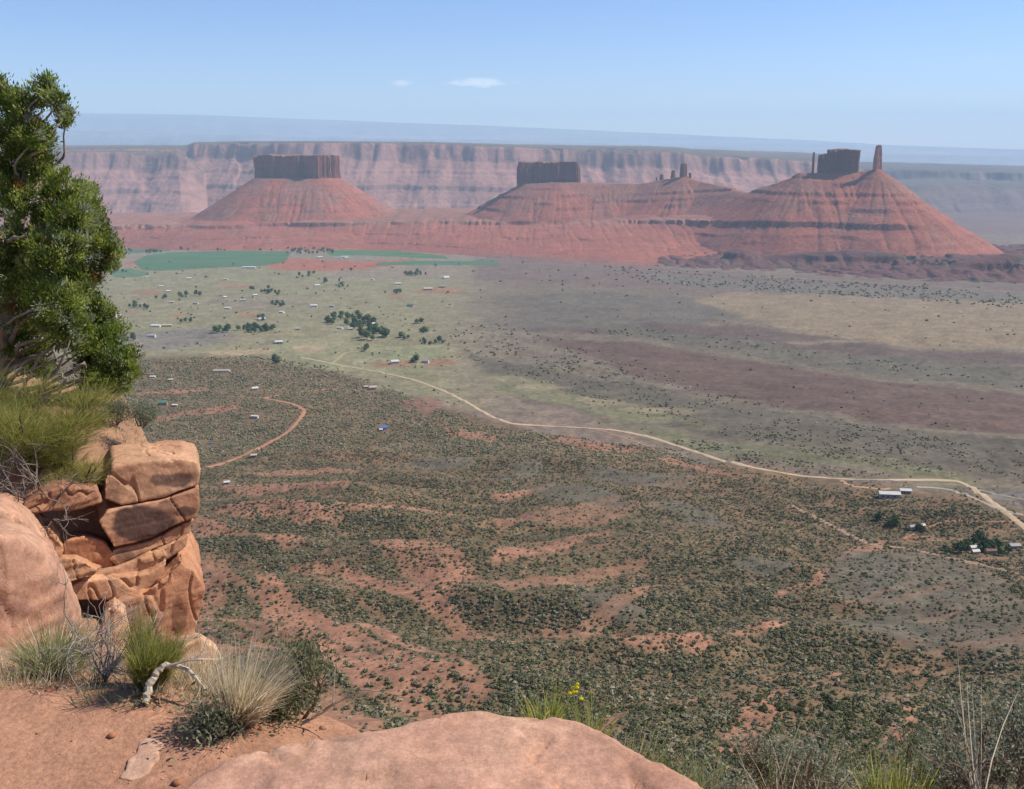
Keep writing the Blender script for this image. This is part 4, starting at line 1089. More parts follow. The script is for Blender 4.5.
def rough(v, n, amp, seed, strata=0.0):
    a = fbm3(v[:, 0] * 3 + seed, v[:, 1] * 3, v[:, 2] * 4, 4, seed) * amp
    b = fbm3(v[:, 0] * 14 + seed, v[:, 1] * 14, v[:, 2] * 18, 3, seed + 3) * amp * 0.35
    if strata:
        g = fbm3(v[:, 0] * 0.8, v[:, 1] * 0.8, v[:, 2] * 16, 3, seed + 5)
        b = b - strata * np.clip(g, 0, 1) * (1 - np.abs(n[:, 2]))
    return v + n * (a + b)[:, None]
def chip(v, n, amp, seed, strata):
    v2 = rough(v, n, amp, seed, 0)
    # bedding: thin hard and soft beds, weathered back by different amounts, and a few open cracks
    wob = fbm3(v[:, 0] * 1.5, v[:, 1] * 1.5, v[:, 2] * 1.5, 3, seed + 21) * 0.03
    zz = v[:, 2] + wob + v[:, 0] * 0.05
    side = 1 - np.abs(n[:, 2])
    bed = vn2(zz * 26 + seed, np.floor(zz * 9) * 3.1, seed + 22)
    bed = np.sign(bed) * np.abs(bed) ** 0.5
    patch = sstep(-0.3, 0.3, fbm3(v[:, 0] * 2.2, v[:, 1] * 2.2, v[:, 2] * 2.2, 2, seed + 24))
    cr = np.abs(fbm3(v[:, 0] * 3.3 + zz * 0.4, v[:, 1] * 3.3, v[:, 2] * 1.1, 3, seed + 23))
    crack = (1 - sstep(0.0, 0.03, cr)) * 0.022
    # chipped facets
    cell = np.floor(fbm3(v[:, 0] * 5, v[:, 1] * 5, v[:, 2] * 7, 2, seed + 25) * 5) / 5
    return v2 + n * (bed * patch * side * strata * 0.55 - crack + cell * amp * 0.6)[:, None]
STAINS = []
def rock_color(v, n, seed, base, stains=()):
    c = np.tile(base, (len(v), 1))
    st = fbm3(v[:, 0] * 0.9, v[:, 1] * 0.9, v[:, 2] * 9, 3, seed + 9)
    bl = fbm3(v[:, 0] * 3, v[:, 1] * 3, v[:, 2] * 3, 4, seed + 10)
    c = c * (1 + 0.15 * st + 0.18 * bl)[:, None]
    pale = sstep(0.15, 0.5, bl)[:, None]
    c = c * (1 - 0.3 * pale) + S(222, 184, 150) * 0.3 * pale
    red = sstep(0.1, 0.5, -bl)[:, None]
    c = c * (1 - 0.25 * red) + S(176, 112, 82) * 0.25 * red
    if stains:
        px, py = to_px(v[:, 0], v[:, 1], v[:, 2])
        w1 = fbm3(v[:, 0] * 5, v[:, 1] * 5, v[:, 2] * 5, 4, seed + 12)
        for cx_, cy_, rx_, ry_, rgb, a in stains:
            d = np.sqrt(((px - cx_) / rx_) ** 2 + ((py - cy_) / ry_) ** 2) + w1 * 0.7
            m = ((1 - sstep(0.75, 1.05, d)) * a * (n[:, 1] < -0.1))[:, None]
            c = c * (1 - m) + rgb * m
    return np.clip(c, 0, 1) * 0.72
def faces_split(f):
    q = np.array([x for x in f if len(x) == 4]); t = np.array([x for x in f if len(x) == 3])
    return [a for a in (q, t) if len(a)]
def rock(name, outline, Y, depth, parent=None, voxel=0.016, smooth=3, amp=0.02, seed=1, base=S(204, 152, 118), stains=(), strata=0.02, lean=0.0, sink=0.0, shift=0.0, turn=0.0):
    """a stone with the given front outline, set at distance Y and running back by depth"""
    bm = bmesh.new()
    fr, bk = [], []
    oc = np.mean(np.array(outline, float), 0); shrink = 0.975 if parent is not None and voxel < 0.02 else 1.0
    for px, py in outline:
        px, py = oc[0] + (px - oc[0]) * shrink, oc[1] + (py - oc[1]) * shrink
        yy = Y + turn * (px - 150) / 100
        p = at(px, py, yy)
        fr.append(bm.verts.new(p))
        k = 1 - lean
        bk.append(bm.verts.new((p[0] * (1 + depth / Y) + shift, yy + depth, p[2] * (1 + lean * depth / Y) - sink * depth)))
    n = len(fr)
    bm.faces.new(fr); bm.faces.new(bk[::-1])
    for i in range(n): bm.faces.new((fr[(i + 1) % n], fr[i], bk[i], bk[(i + 1) % n]))
    bmesh.ops.recalc_face_normals(bm, faces=bm.faces)
    v, nn, f = remesh(bm, voxel, smooth)
    v2 = chip(v, nn, amp, seed, strata)
    return mesh_obj(name, v2, faces_split(f), M_stone, parent, col=rock_color(v2, nn, seed, base, stains))

VARN = S(98, 76, 68)
ledge = empty('sandstone_ledge', at(150, 640, 7.3))
tag(ledge, 'layered orange sandstone ledge with dark varnished blocks jutting over the slope', 'rock ledge')
rock('cap_block', [(103, 500), (104, 480), (112, 466), (150, 460), (184, 458), (198, 462), (202, 474), (200, 486), (165, 497), (121, 506)], 7.15, 0.5, ledge, 0.011, 1, 0.016, 11, S(208, 160, 124), [(170, 479, 27, 8, VARN, 0.85), (112, 497, 8, 8, S(110, 74, 58), 0.4)], 0.008, turn=0.55)
rock('varnished_block', [(97, 522), (106, 511), (122, 507.5), (165, 498.5), (200, 488), (200, 510), (196, 517), (178, 525), (150, 540), (113, 549)], 7.13, 0.9, ledge, 0.011, 1, 0.012, 12, S(200, 148, 114), [(140, 524, 34, 17, VARN, 0.95), (188, 512, 12, 6, VARN, 0.8), (168, 508, 12, 7, VARN, 0.6)], 0.006, turn=0.55)
rock('layer', [(112, 551), (150, 542), (180, 526), (194, 518), (192, 533), (176, 541), (150, 551), (116, 566), (108, 560)], 7.17, 0.8, ledge, 0.011, 1, 0.012, 13, S(198, 148, 114), [(125, 556, 12, 6, VARN, 0.6)], 0.02, turn=0.55)
rock('layer', [(138, 559), (150, 553), (164, 549), (167, 558), (152, 566), (142, 565)], 7.12, 0.6, ledge, 0.011, 1, 0.01, 14, S(208, 156, 116), turn=0.55)
rock('layer', [(90, 576), (114, 569), (150, 554), (172, 543), (190, 534), (188, 546), (164, 562), (146, 572), (120, 581), (96, 583)], 7.14, 0.8, ledge, 0.011, 1, 0.014, 15, S(202, 152, 116), (), 0.02, turn=0.55)
rock('layer', [(62, 590), (80, 581), (118, 578), (150, 573), (168, 562), (160, 582), (146, 590), (115, 601), (72, 602)], 7.05, 0.8, ledge, 0.011, 1, 0.014, 16, S(202, 150, 114), (), 0.03, turn=0.55)
rock('corner_block', [(112, 604), (148, 590), (166, 576), (182, 561), (194, 570), (205, 588), (204, 606), (193, 640), (170, 660), (112, 660)], 6.98, 0.9, ledge, 0.011, 1, 0.018, 17, S(202, 146, 110), [(140, 620, 30, 16, S(150, 118, 98), 0.6), (178, 618, 9, 24, S(118, 80, 62), 0.7)], 0.012, turn=0.55)
rock('overhang', [(22, 504), (40, 494), (60, 487), (97, 489), (102, 503), (70, 511), (25, 513)], 6.95, 0.9, ledge, 0.011, 1, 0.02, 18, S(176, 126, 96), (), 0.02, lean=0.6, turn=0.55)
rock('bedrock', [(-80, 500), (20, 508), (100, 506), (194, 505), (188, 530), (184, 560), (192, 600), (186, 660), (180, 800), (-80, 800)], 7.55, 0.7, ledge, 0.03, 3, 0.05, 19, S(180, 116, 84), (), 0.05)
tag(rock('boulder', [(62, 543), (70, 539), (86, 537), (103, 541), (114, 555), (116, 567), (100, 573), (86, 567), (64, 557)], 7.15, 0.55, None, 0.013, 1, 0.026, 21, S(204, 142, 104), [(80, 548, 16, 9, S(128, 80, 60), 0.5)], lean=0.75, turn=0.5), 'squat reddish boulder wedged in the hollow under the varnished block', 'boulder')
tag(rock('boulder', [(32, 531), (50, 527), (58, 540), (63, 551), (60, 559), (46, 563), (38, 546)], 6.95, 0.4, None, 0.012, 1, 0.026, 22, S(214, 156, 116), (), 0.03, lean=0.75, turn=0.5), 'small cracked orange stone between the grey tan boulder and the ledge hollow', 'boulder')
tag(rock('boulder', [(48, 564), (60, 558), (76, 557), (101, 570), (93, 578), (62, 584), (50, 578)], 6.9, 0.5, None, 0.013, 1, 0.026, 23, S(212, 158, 118), lean=0.75, turn=0.5), 'flat tan slab lying below the squat reddish boulder', 'rock slab')
tag(rock('boulder', [(-90, 560), (-20, 533), (10, 536), (40, 549), (50, 562), (58, 580), (70, 604), (75, 628), (70, 652), (52, 672), (-90, 700)], 5.1, 1.1, None, 0.02, 4, 0.03, 24, S(200, 152, 124), [(30, 590, 22, 10, S(170, 120, 96), 0.5), (-5, 610, 40, 14, S(160, 116, 98), 0.5)], 0.01, lean=1.0, turn=0.55), 'big smooth grey tan boulder at the left edge above the grass tuft', 'boulder')
tag(rock('boulder', [(-90, 520), (0, 507), (26, 520), (44, 544), (52, 560), (40, 590), (-90, 600)], 6.3, 0.9, None, 0.02, 3, 0.03, 25, S(206, 156, 126), (), 0.015, lean=0.75, turn=0.5), 'rounded pink tan boulder behind the big smooth one, under the twiggy shrub', 'boulder')
tag(rock('boulder', [(168, 698), (170, 662), (182, 644), (200, 637), (214, 646), (222, 668), (224, 698)], 4.25, 0.4, None, 0.012, 3, 0.026, 26, S(222, 180, 140), lean=0.75, turn=0.5), 'pale rounded boulder behind the straw coloured grass tuft', 'boulder')
tag(rock('boulder', [(96, 690), (98, 640), (104, 612), (114, 604), (126, 612), (130, 645), (128, 690)], 5.0, 0.45, None, 0.012, 3, 0.026, 27, S(220, 168, 130), lean=0.75, turn=0.5), 'upright pale orange stone behind the dead grey twigs', 'boulder')
tag(rock('boulder', [(58, 686), (59, 655), (68, 642), (79, 646), (83, 664), (82, 686)], 4.1, 0.3, None, 0.010, 3, 0.026, 28, S(224, 176, 136), lean=0.75, turn=0.5), 'small pale stone half behind the green grass tuft at left', 'boulder')

def slab(name, outline, zt_, thick, voxel, smooth, amp, seed, base, tilt=0.0, dome=0.0, spots=False):
    bm = bmesh.new(); up = []; dn = []
    t = [(float(s_of(a, b) * zt_ / tana(b)), float(zt_ / tana(b))) for a, b in outline]
    for x, y in t: up.append(bm.verts.new((x, y, zt_ + tilt * x)))
    for x, y in t: dn.append(bm.verts.new((x, y, zt_ - thick)))
    n = len(t)
    bm.faces.new(up); bm.faces.new(dn[::-1])
    for i in range(n): bm.faces.new((up[i], dn[i], dn[(i + 1) % n], up[(i + 1) % n]))
    bmesh.ops.recalc_face_normals(bm, faces=bm.faces)
    v, nn, f = remesh(bm, voxel, smooth)
    v2 = chip(v, nn, amp, seed, 0.02)
    col = rock_color(v2, nn, seed, base)
    if spots:
        sp = fbm3(v2[:, 0] * 9, v2[:, 1] * 16, v2[:, 2] * 9, 4, seed + 31)
        msk = (sstep(0.22, 0.40, sp) * sstep(-0.15, 0.25, fbm2(v2[:, 0] * 2, v2[:, 1] * 2, 3, seed + 33)) * 0.75)[:, None]
        col = col * (1 - msk) + S(116, 98, 90) * 0.72 * msk
    return mesh_obj(name, v2, faces_split(f), M_stone, None, col=col)
tag(slab('rock_slab', [(170, 802), (176, 786), (196, 768), (225, 754), (300, 736), (345, 728), (400, 720), (440, 711), (478, 706), (520, 708), (555, 709), (578, 714), (600, 725), (640, 744), (690, 768), (740, 797), (790, 860), (760, 1000), (120, 1000), (120, 860)], -1.40, 0.42, 0.018, 4, 0.02, 41, S(212, 162, 134), spots=True), 'large smooth pinkish tan slab of rock with grey lichen flecks, nearest the viewer', 'rock slab')
tag(slab('flat_stone', [(116, 777), (124, 768), (127, 757), (135, 752), (138, 741), (146, 736), (155, 735), (163, 738), (165, 744), (160, 751), (161, 757), (153, 763), (149, 772), (141, 776), (130, 780)], float(near_at(142, 756)[2]) + 0.010, 0.06, 0.006, 5, 0.008, 42, S(222, 178, 148)), 'pale flat stone sunk in the red earth left of the large slab', 'stone')

# pebbles on the earth
pb = []; pf_ = []; pc = []; off = 0
for k in range(260):
    y = rng.uniform(1.7, 3.6); x = rng.uniform(-2.4, 0.1)
    if edge_dist(np.array([x]), np.array([y]))[0] < 0.05: continue
    r = 0.004 + 0.014 * rng.random() ** 5
    v, f = lump(I1, 950 + k % 15, 0.6, 0.4)
    pb.append(v * r + np.array([x, y, float(near_z(np.array([x]), np.array([y]))[0]) - r * 0.3])); pf_.append(f + off); off += len(v)
    pc.append(np.tile([S(214, 160, 128), S(170, 116, 88), S(196, 150, 118)][k % 3] * 0.75, (len(v), 1)))
tag(mesh_obj('pebbles', np.concatenate(pb), np.concatenate(pf_), M_stone, col=np.concatenate(pc)), kind='stuff')

# plants -------------------------------------------------------------------
M_stem = mat_attr('plant_fibre', ((8.0, 0.15),), rough=0.8)
def thin_leaf(m, f=0.4):
    nt = m.node_tree; b = nt.nodes['Principled BSDF']; out = [n for n in nt.nodes if n.type == 'OUTPUT_MATERIAL'][0]
    tr = nt.nodes.new('ShaderNodeBsdfTranslucent'); mx = nt.nodes.new('ShaderNodeMixShader'); mx.inputs[0].default_value = f
    nt.links.new(b.inputs['Base Color'].links[0].from_socket, tr.inputs['Color'])
    nt.links.new(b.outputs[0], mx.inputs[1]); nt.links.new(tr.outputs[0], mx.inputs[2]); nt.links.new(mx.outputs[0], out.inputs['Surface'])
thin_leaf(M_stem, 0.5)
M_bark = mat_attr('grey_bark', ((14.0, 0.25),), (60.0, 0.6, 0.01), stretch=(1, 1, 0.25))
def unit(a): return a / (np.linalg.norm(a, axis=-1, keepdims=True) + 1e-9)
def blades(n, R, h, spread, width, cols, seed, lean=(0, 0), droop=0.3, segs=4, hv=0.35, tipc=None, wig=0.09):
    """n thin blades rising out of a disc of radius R about the origin"""
    r = np.random.default_rng(seed)
    a = r.uniform(0, 6.283, n); q = np.sqrt(r.uniform(0, 1, n))
    root = np.stack([np.cos(a) * q * R, np.sin(a) * q * R, np.full(n, -0.02)], 1)
    a2 = a + r.normal(0, 0.7, n); sp = spread * (q * 0.7 + 0.3 * r.uniform(0, 1, n))
    d = np.stack([np.cos(a2) * np.sin(sp) + lean[0], np.sin(a2) * np.sin(sp) + lean[1], np.cos(sp)], 1); d = unit(d)
    L = h * r.uniform(1 - hv * 1.6, 1 + hv * 0.4, n)
    side = unit(np.cross(d, unit(r.normal(0, 1, (n, 3)))))
    wv = width * r.uniform(0.6, 1.4, n)
    lv = []
    jig = r.normal(0, wig, (n, 3)) * h
    for k in range(segs + 1):
        t = k / segs
        p = root + d * (L * t)[:, None] + jig * t * t
        p[:, 2] -= droop * L * t ** 3 * np.sin(sp)
        p[:, :2] += d[:, :2] * (droop * 0.4 * L * t * t)[:, None]
        ww = (wv * (1 - t) ** 0.7 * 0.5 + 0.0003)[:, None]
        lv.append(np.stack([p - side * ww, p + side * ww], 1))
    V = np.stack(lv, 1)                     # n, segs+1, 2, 3
    base = (np.arange(n) * (segs + 1) * 2)[:, None]
    k = np.arange(segs)[None] * 2
    f = np.stack([base + k, base + k + 1, base + k + 3, base + k + 2], -1).reshape(-1, 4)
    c = np.asarray(cols)[r.integers(0, len(cols), n)] * r.uniform(0.75, 1.25, (n, 1))
    tt_ = np.linspace(0, 1, segs + 1)[None, :, None]
    cc = c[:, None, :] * (0.85 + 0.15 * tt_)
    if tipc is not None: cc = cc * (1 - tt_ ** 2) + tipc * tt_ ** 2
    cc = np.repeat(cc[:, :, None, :], 2, 2)
    return V.reshape(-1, 3), f, cc.reshape(-1, 3)
def tube(pts, rad, ns=6):
    P = np.asarray(pts, float); n = len(P)
    T = unit(np.gradient(P, axis=0))
    ref = np.tile(np.array([0.31, 0.17, 0.93]), (n, 1))
    A = unit(np.cross(T, ref)); Bv = np.cross(T, A)
    a = np.linspace(0, 2 * math.pi, ns, endpoint=False)
    rad = np.broadcast_to(np.asarray(rad, float), (n,))
    V = P[:, None] + (A[:, None] * np.cos(a)[None, :, None] + Bv[:, None] * np.sin(a)[None, :, None]) * rad[:, None, None]
    i = np.arange(n * ns).reshape(n, ns)
    f = np.stack([i[:-1], np.roll(i, -1, 1)[:-1], np.roll(i, -1, 1)[1:], i[1:]], -1).reshape(-1, 4)
    return V.reshape(-1, 3), f
def join(parts):
    V, Fq, Cc, o = [], [], [], 0
    for v, f, c in parts:
        V.append(v); Fq.append(np.asarray(f) + o); Cc.append(np.broadcast_to(c, (len(v), 3))); o += len(v)
    return np.concatenate(V), np.concatenate(Fq), np.concatenate(Cc)
def twigs(seed, start, dirn, length, r0, depth=3, kids=4, bend=0.35, col=S(150, 138, 124), updir=0.0, spread=0.9):
    r = np.random.default_rng(seed); out = []; tips = []
    def grow(p, d, L, rad, k):
        pts = [p]; n = 5
        for j in range(n):
            d = unit(d + r.normal(0, bend, 3) * 0.5 + np.array([0, 0, updir]) * 0.2)
            p = p + d * L / n; pts.append(p)
        v, f = tube(pts, np.linspace(rad, rad * 0.45, n + 1), 4 if k < depth else 5)
        out.append((v, f, col * r.uniform(0.8, 1.2)))
        if k == 0: tips.append((p, d)); return
        for _ in range(kids):
            j = r.integers(1, n + 1)
            grow(pts[j], unit(d + r.normal(0, spread, 3)), L * r.uniform(0.45, 0.75), rad * 0.55, k - 1)
        tips.append((p, d))
    grow(np.asarray(start, float), unit(np.asarray(dirn, float)), length, r0, depth)
    return out, tips
def leaves_at(P, D, n_each, rad, leaf, cols, seed, narrow=0.4):
    r = np.random.default_rng(seed)
    n = len(P) * n_each
    c = np.repeat(np.asarray(P), n_each, 0) + r.normal(0, rad, (n, 3))
    t1 = unit(np.repeat(np.asarray(D), n_each, 0) * 0.8 + r.normal(0, 0.7, (n, 3)))
    t2 = unit(np.cross(t1, r.normal(0, 1, (n, 3))))
    L = (leaf * r.uniform(0.6, 1.4, n))[:, None]
    q = np.stack([c - t1 * L * 0.5, c + t2 * L * narrow * 0.5, c + t1 * L * 0.5, c - t2 * L * narrow * 0.5], 1).reshape(-1, 3)
    cc = np.asarray(cols)[r.integers(0, len(cols), n)] * r.uniform(0.7, 1.3, (n, 1))
    return q, np.arange(n * 4).reshape(n, 4), np.repeat(np.clip(cc, 0, 1), 4, 0)
def single(name, parts, loc, mat, label, cat, group=None, parent=None):
    V, f, c = join(parts)
    o = mesh_obj(name, V, f, mat, None, col=c, smooth=False)
    if parent is not None: o.parent = parent
    else:
        o.location = Vector([float(q) for q in loc]); tag(o, label, cat, group)
    return o

GR = [S(150, 156, 92), S(126, 140, 78), S(172, 166, 110)]
STRAW = [S(236, 220, 184), S(224, 204, 164), S(244, 230, 200), S(208, 186, 146)]
EPH = [S(172, 168, 84), S(156, 156, 78), S(190, 184, 108), S(140, 142, 74)]
SAGEC = [S(150, 156, 128), S(132, 142, 112), S(168, 172, 146), S(116, 126, 96)]

def tuft(px, py, R, h, n, cols, label, seed, lean=(0, 0), spread=0.6, width=0.004, tipc=None, droop=0.35, name='grass_tuft', cat='grass tuft', group=None, loc=None):
    p = near_at(px, py) if loc is None else np.array(loc)
    return single(name, [blades(n, R, h, spread, width, [c * 1.0 for c in cols], seed, lean, droop, tipc=tipc)], p, M_stem, label, cat, group)
tuft(54, 674, 0.05, 0.20, 1300, GR + STRAW[:1], 'green and straw grass tuft in front of the big smooth boulder', 31, (0.15, 0), 0.75, 0.0022)
tuft(238, 722, 0.04, 0.24, 1500, STRAW, 'thick straw coloured grass tuft leaning right at the edge of the drop', 32, (0.26, 0.0), 0.48, 0.0022)
tuft(204, 690, 0.08, 0.17, 500, STRAW[:2] + [S(226, 200, 164)], 'short pale dry grass patch left of the thick straw tuft', 33, (0.0, 0), 0.45, 0.003)
tuft(20, 684, 0.12, 0.10, 220, STRAW[1:] + GR[:1], 'thin dry grass at the foot of the big boulder by the left edge', 34, (0, 0), 0.6, 0.003)
# green mormon tea: broom-like stems from a few woody stalks
def broom(px, py, h, R, n, label, seed, lean=(0, 0), loc=None, spread=0.5, stalks=5, width=0.0035, bl_=0.55, reach=0.42):
    p = near_at(px, py) if loc is None else np.array(loc)
    o = empty('broom_shrub', p); tag(o, label, 'shrub')
    r = np.random.default_rng(seed)
    st = []; bl = []
    for k in range(stalks):
        a = r.uniform(0, 6.283); d = np.array([math.cos(a) * 0.5 + lean[0], math.sin(a) * 0.5 + lean[1], 1.0]); d = unit(d)
        e = d * h * reach * r.uniform(0.6, 1.35) + np.array([math.cos(a), math.sin(a), 0]) * R * 0.4
        v, f = tube([np.array([0, 0, -0.03]), e * 0.5 + r.normal(0, 0.01, 3), e], [0.012, 0.009, 0.006], 5)
        st.append((v, f, S(110, 92, 74) * 0.8))
        for fr in (0.35, 0.7, 1.0):
            V, ff, cc = blades(n // (stalks * 3), R * 0.45, h * bl_ * r.uniform(0.7, 1.2), spread, width, [c * 0.9 for c in EPH], seed * 10 + k * 3 + int(fr * 10), (lean[0] + d[0] * 0.4, lean[1] + d[1] * 0.4), 0.15, wig=0.16, hv=0.5)
            bl.append((V + e * fr, ff, cc))
    single('stem', st, None, M_bark, None, None, parent=o)
    single('foliage', bl, None, M_stem, None, None, parent=o)
    return o
broom(146, 686, 0.21, 0.06, 4200, 'bright green broom like shrub standing before the corner block of the ledge', 41, (0.08, 0), width=0.0016, spread=0.38)
ps_ = at(48, 500, 6.7)
def dead_shrub(loc, size, seed, label, cat='dead shrub', n=7, col=S(168, 156, 142), up=0.5, name='dead_shrub', depth=2, kids=5, rad=0.007, bias=(0, 0)):
    parts = []
    r = np.random.default_rng(seed)
    for k in range(n):
        a = r.uniform(0, 6.283)
        q, _ = twigs(seed * 31 + k, (0, 0, 0), (math.cos(a) * 0.8 + bias[0], math.sin(a) * 0.8 + bias[1], up), size * r.uniform(0.7, 1.1), rad, depth, kids, 0.45, col * 0.8)
        parts += q
    return single(name, parts, loc, M_bark, label, cat)
dead_shrub(near_at(106, 682) , 0.24, 51, 'bare pale grey twigs of a dead shrub before the upright pale stone', n=9, up=1.3, rad=0.0035)
dead_shrub(at(28, 505, 6.6), 0.46, 52, 'tangle of dark grey dead branches hanging under the broom shrub on the ledge', n=12, up=0.35, col=S(132, 118, 106), rad=0.010, bias=(0.2, -0.3))
broom(20, 470, 0.80, 0.36, 11000, 'wide yellow green broom shrub sprawling on top of the ledge under the juniper', 42, (0.18, -0.08), at(34, 474, 7.25), 1.1, 22, 0.0026, 0.26, 0.75)
broom(85, 500, 0.36, 0.18, 3600, 'yellow green broom shrub drooping over the hollow left of the cap block', 43, (0.1, -0.2), at(76, 492, 6.95), 1.1, 12, 0.0024, 0.3, 0.7)
# short green grass round the foot of the rocks
gp_ = []
for k in range(90):
    px = rng.uniform(78, 222); py = rng.uniform(668, 704)
    p = near_at(px, py)
    V, f, cc = blades(26, 0.05, rng.uniform(0.03, 0.09), 0.8, 0.003, [c * 0.8 for c in ([S(136, 150, 112), S(118, 136, 100), S(160, 160, 120)] if k % 3 else STRAW)], 2000 + k)
    gp_.append((V + p, f, cc))
for k in range(40):
    px = rng.uniform(-10, 90); py = rng.uniform(655, 690)
    p = near_at(px, py)
    V, f, cc = blades(16, 0.05, rng.uniform(0.04, 0.10), 0.7, 0.003, [c * 0.8 for c in STRAW], 2300 + k)
    gp_.append((V + p, f, cc))
for k in range(110):                       # dry grass on the ledge top
    px = rng.uniform(95, 190); py = rng.uniform(405, 448)
    p = near_at(px, py)
    if p[1] < 7.3: continue
    V, f, cc = blades(14, 0.06, rng.uniform(0.04, 0.10), 0.9, 0.004, [c * 0.75 for c in STRAW[1:] + [S(150, 140, 100)]], 2500 + k)
    gp_.append((V + p, f, cc))
V, f, cc = join(gp_)
tag(mesh_obj('grass', V, f, M_stem, col=cc, smooth=False), kind='stuff')
# sage: woody twigs with small grey leaves
def sage(loc, h, seed, label, n=9, cols=SAGEC, leaf=0.016, per=14, spread=0.8, cat='shrub', name='sage_shrub', group=None, lean=(0, 0), rad=0.03):
    o = empty(name, loc); tag(o, label, cat, group)
    r = np.random.default_rng(seed); tw = []; P = []; D = []
    for k in range(n):
        a = r.uniform(0, 6.283)
        q, tips = twigs(seed * 17 + k, (math.cos(a) * 0.03, math.sin(a) * 0.03, -0.02), (math.cos(a) * spread + lean[0], math.sin(a) * spread + lean[1], 1.0), h * r.uniform(0.45, 0.65), 0.007, 2, 5, 0.3, S(140, 124, 106) * 0.8, 0.5, 0.6)
        tw += q
        for p, d in tips: P.append(p); D.append(d)
    single('stem', tw, None, M_bark, None, None, parent=o)
    single('foliage', [leaves_at(P, D, per, rad, leaf, [c * 0.8 for c in cols], seed + 1)], None, M_stem, None, None, parent=o)
    return o
sage(near_at(292, 716), 0.22, 61, 'grey green sage bush right of the straw grass tuft', cols=[S(126, 132, 92), S(146, 148, 108), S(108, 116, 80)], n=8)
sage(near_at(226, 721) + np.array([0, -0.05, 0]), 0.11, 62, 'low grey green sage at the foot of the straw grass tuft', n=5, per=8, cols=[S(168, 172, 134), S(150, 158, 122), S(184, 182, 150)])
sage(near_at(328, 716), 0.17, 63, 'small half bare sage bush at the edge by the large slab', n=6, per=5, cols=[S(150, 150, 112), S(170, 160, 122)])
sage(near_at(112, 425) if near_at(112, 425)[1] > 7 else at(112, 425, 8.2), 0.3, 64, 'pale grey sage on the brink behind the ledge cap block', n=7)
sage(at(140, 425, 8.0), 0.24, 65, 'smaller pale sage on the brink above the cap block', n=6)
SG = 'sage bushes below the slab at lower right'
for k, (px, py, Y, h, lab) in enumerate(((775, 800, 3.1, 0.24, 'leftmost low grey sage bush behind the right edge of the large slab'), (835, 812, 2.9, 0.28, 'grey sage bush just left of the yellow green grass tuft'), (945, 815, 2.8, 0.33, 'grey sage bush just right of the yellow green grass tuft'), (1010, 810, 2.7, 0.42, 'tallest silvery sage bush in the lower right corner'), (1060, 780, 2.9, 0.42, 'silvery sage bush cut by the right edge of the picture'), (880, 830, 3.2, 0.28, 'dark grey sage bush behind the yellow green grass tuft'), (720, 822, 3.2, 0.2, 'small sage tucked under the right lip of the large slab'))):
    sage(at(px, py, Y), h, 70 + k, lab, n=10, group=SG, per=12, leaf=0.012, cols=[S(160, 166, 138), S(142, 150, 122), S(184, 188, 166), S(122, 132, 100)])
YG = [S(172, 178, 80), S(150, 164, 70), S(190, 188, 104)]
tuft(0, 0, 0.06, 0.26, 420, YG, 'bright yellow green grass tuft among the sage at bottom right', 81, (0.02, 0), 0.4, 0.004, loc=at(893, 832, 2.7))
tuft(0, 0, 0.12, 0.30, 120, STRAW[:3] + GR[:1], 'sparse pale grass stalks left of the yellow green tuft', 82, (0.1, 0), 0.45, 0.003, loc=at(800, 830, 2.8))
tuft(0, 0, 0.03, 0.46, 14, [S(206, 198, 176)], 'few tall pale dry stalks rising from the sage near the right edge', 83, (-0.05, 0), 0.35, 0.006, droop=0.1, loc=at(986, 815, 2.6))
tuft(0, 0, 0.02, 0.42, 5, [S(170, 166, 120)], 'tall thin curved grass stem left of the dry stalks', 84, (0.15, 0), 0.3, 0.004, droop=0.2, loc=at(853, 810, 2.75))
for k, (px, py, Y, R, h, n, cols, lab) in enumerate(((545, 722, 2.75, 0.05, 0.13, 110, YG, 'yellow green grass peeping over the top edge of the large slab'), (590, 742, 2.7, 0.05, 0.19, 100, YG + GR, 'green grass with long stems right of the small yellow flowers'), (630, 768, 2.65, 0.06, 0.16, 100, GR + STRAW[:1], 'mixed green grass below the bend of the slab edge'), (675, 795, 2.6, 0.06, 0.18, 110, GR, 'green grass tuft along the lower right edge of the slab'), (705, 812, 2.6, 0.08, 0.2, 120, GR + SAGEC, 'grey green grass at the lowest visible part of the slab edge'))):
    tuft(0, 0, R, h, n, cols, lab, 90 + k, (0.05, 0), 0.55, 0.003, loc=at(px, py, Y))
# plant with yellow flowers
fo = empty('flower_plant', at(572, 740, 2.72)); tag(fo, 'slim plant with small yellow flowers behind the top edge of the slab', 'flower')
single('stem', [blades(40, 0.04, 0.19, 0.5, 0.003, [c * 0.8 for c in GR], 97)], None, M_stem, None, None, parent=fo)
rr = np.random.default_rng(98)
for k in range(7):
    v, f = lump(I1, 990 + k, 0.7, 0.3)
    o = mesh_obj('flower', v * 0.007 + np.array([rr.normal(0.005, 0.014), rr.normal(0, 0.02), 0.155 + rr.normal(0, 0.022)]), f, M_stem, None, col=np.tile(S(232, 222, 40), (len(v), 1)), smooth=False); o.parent = fo
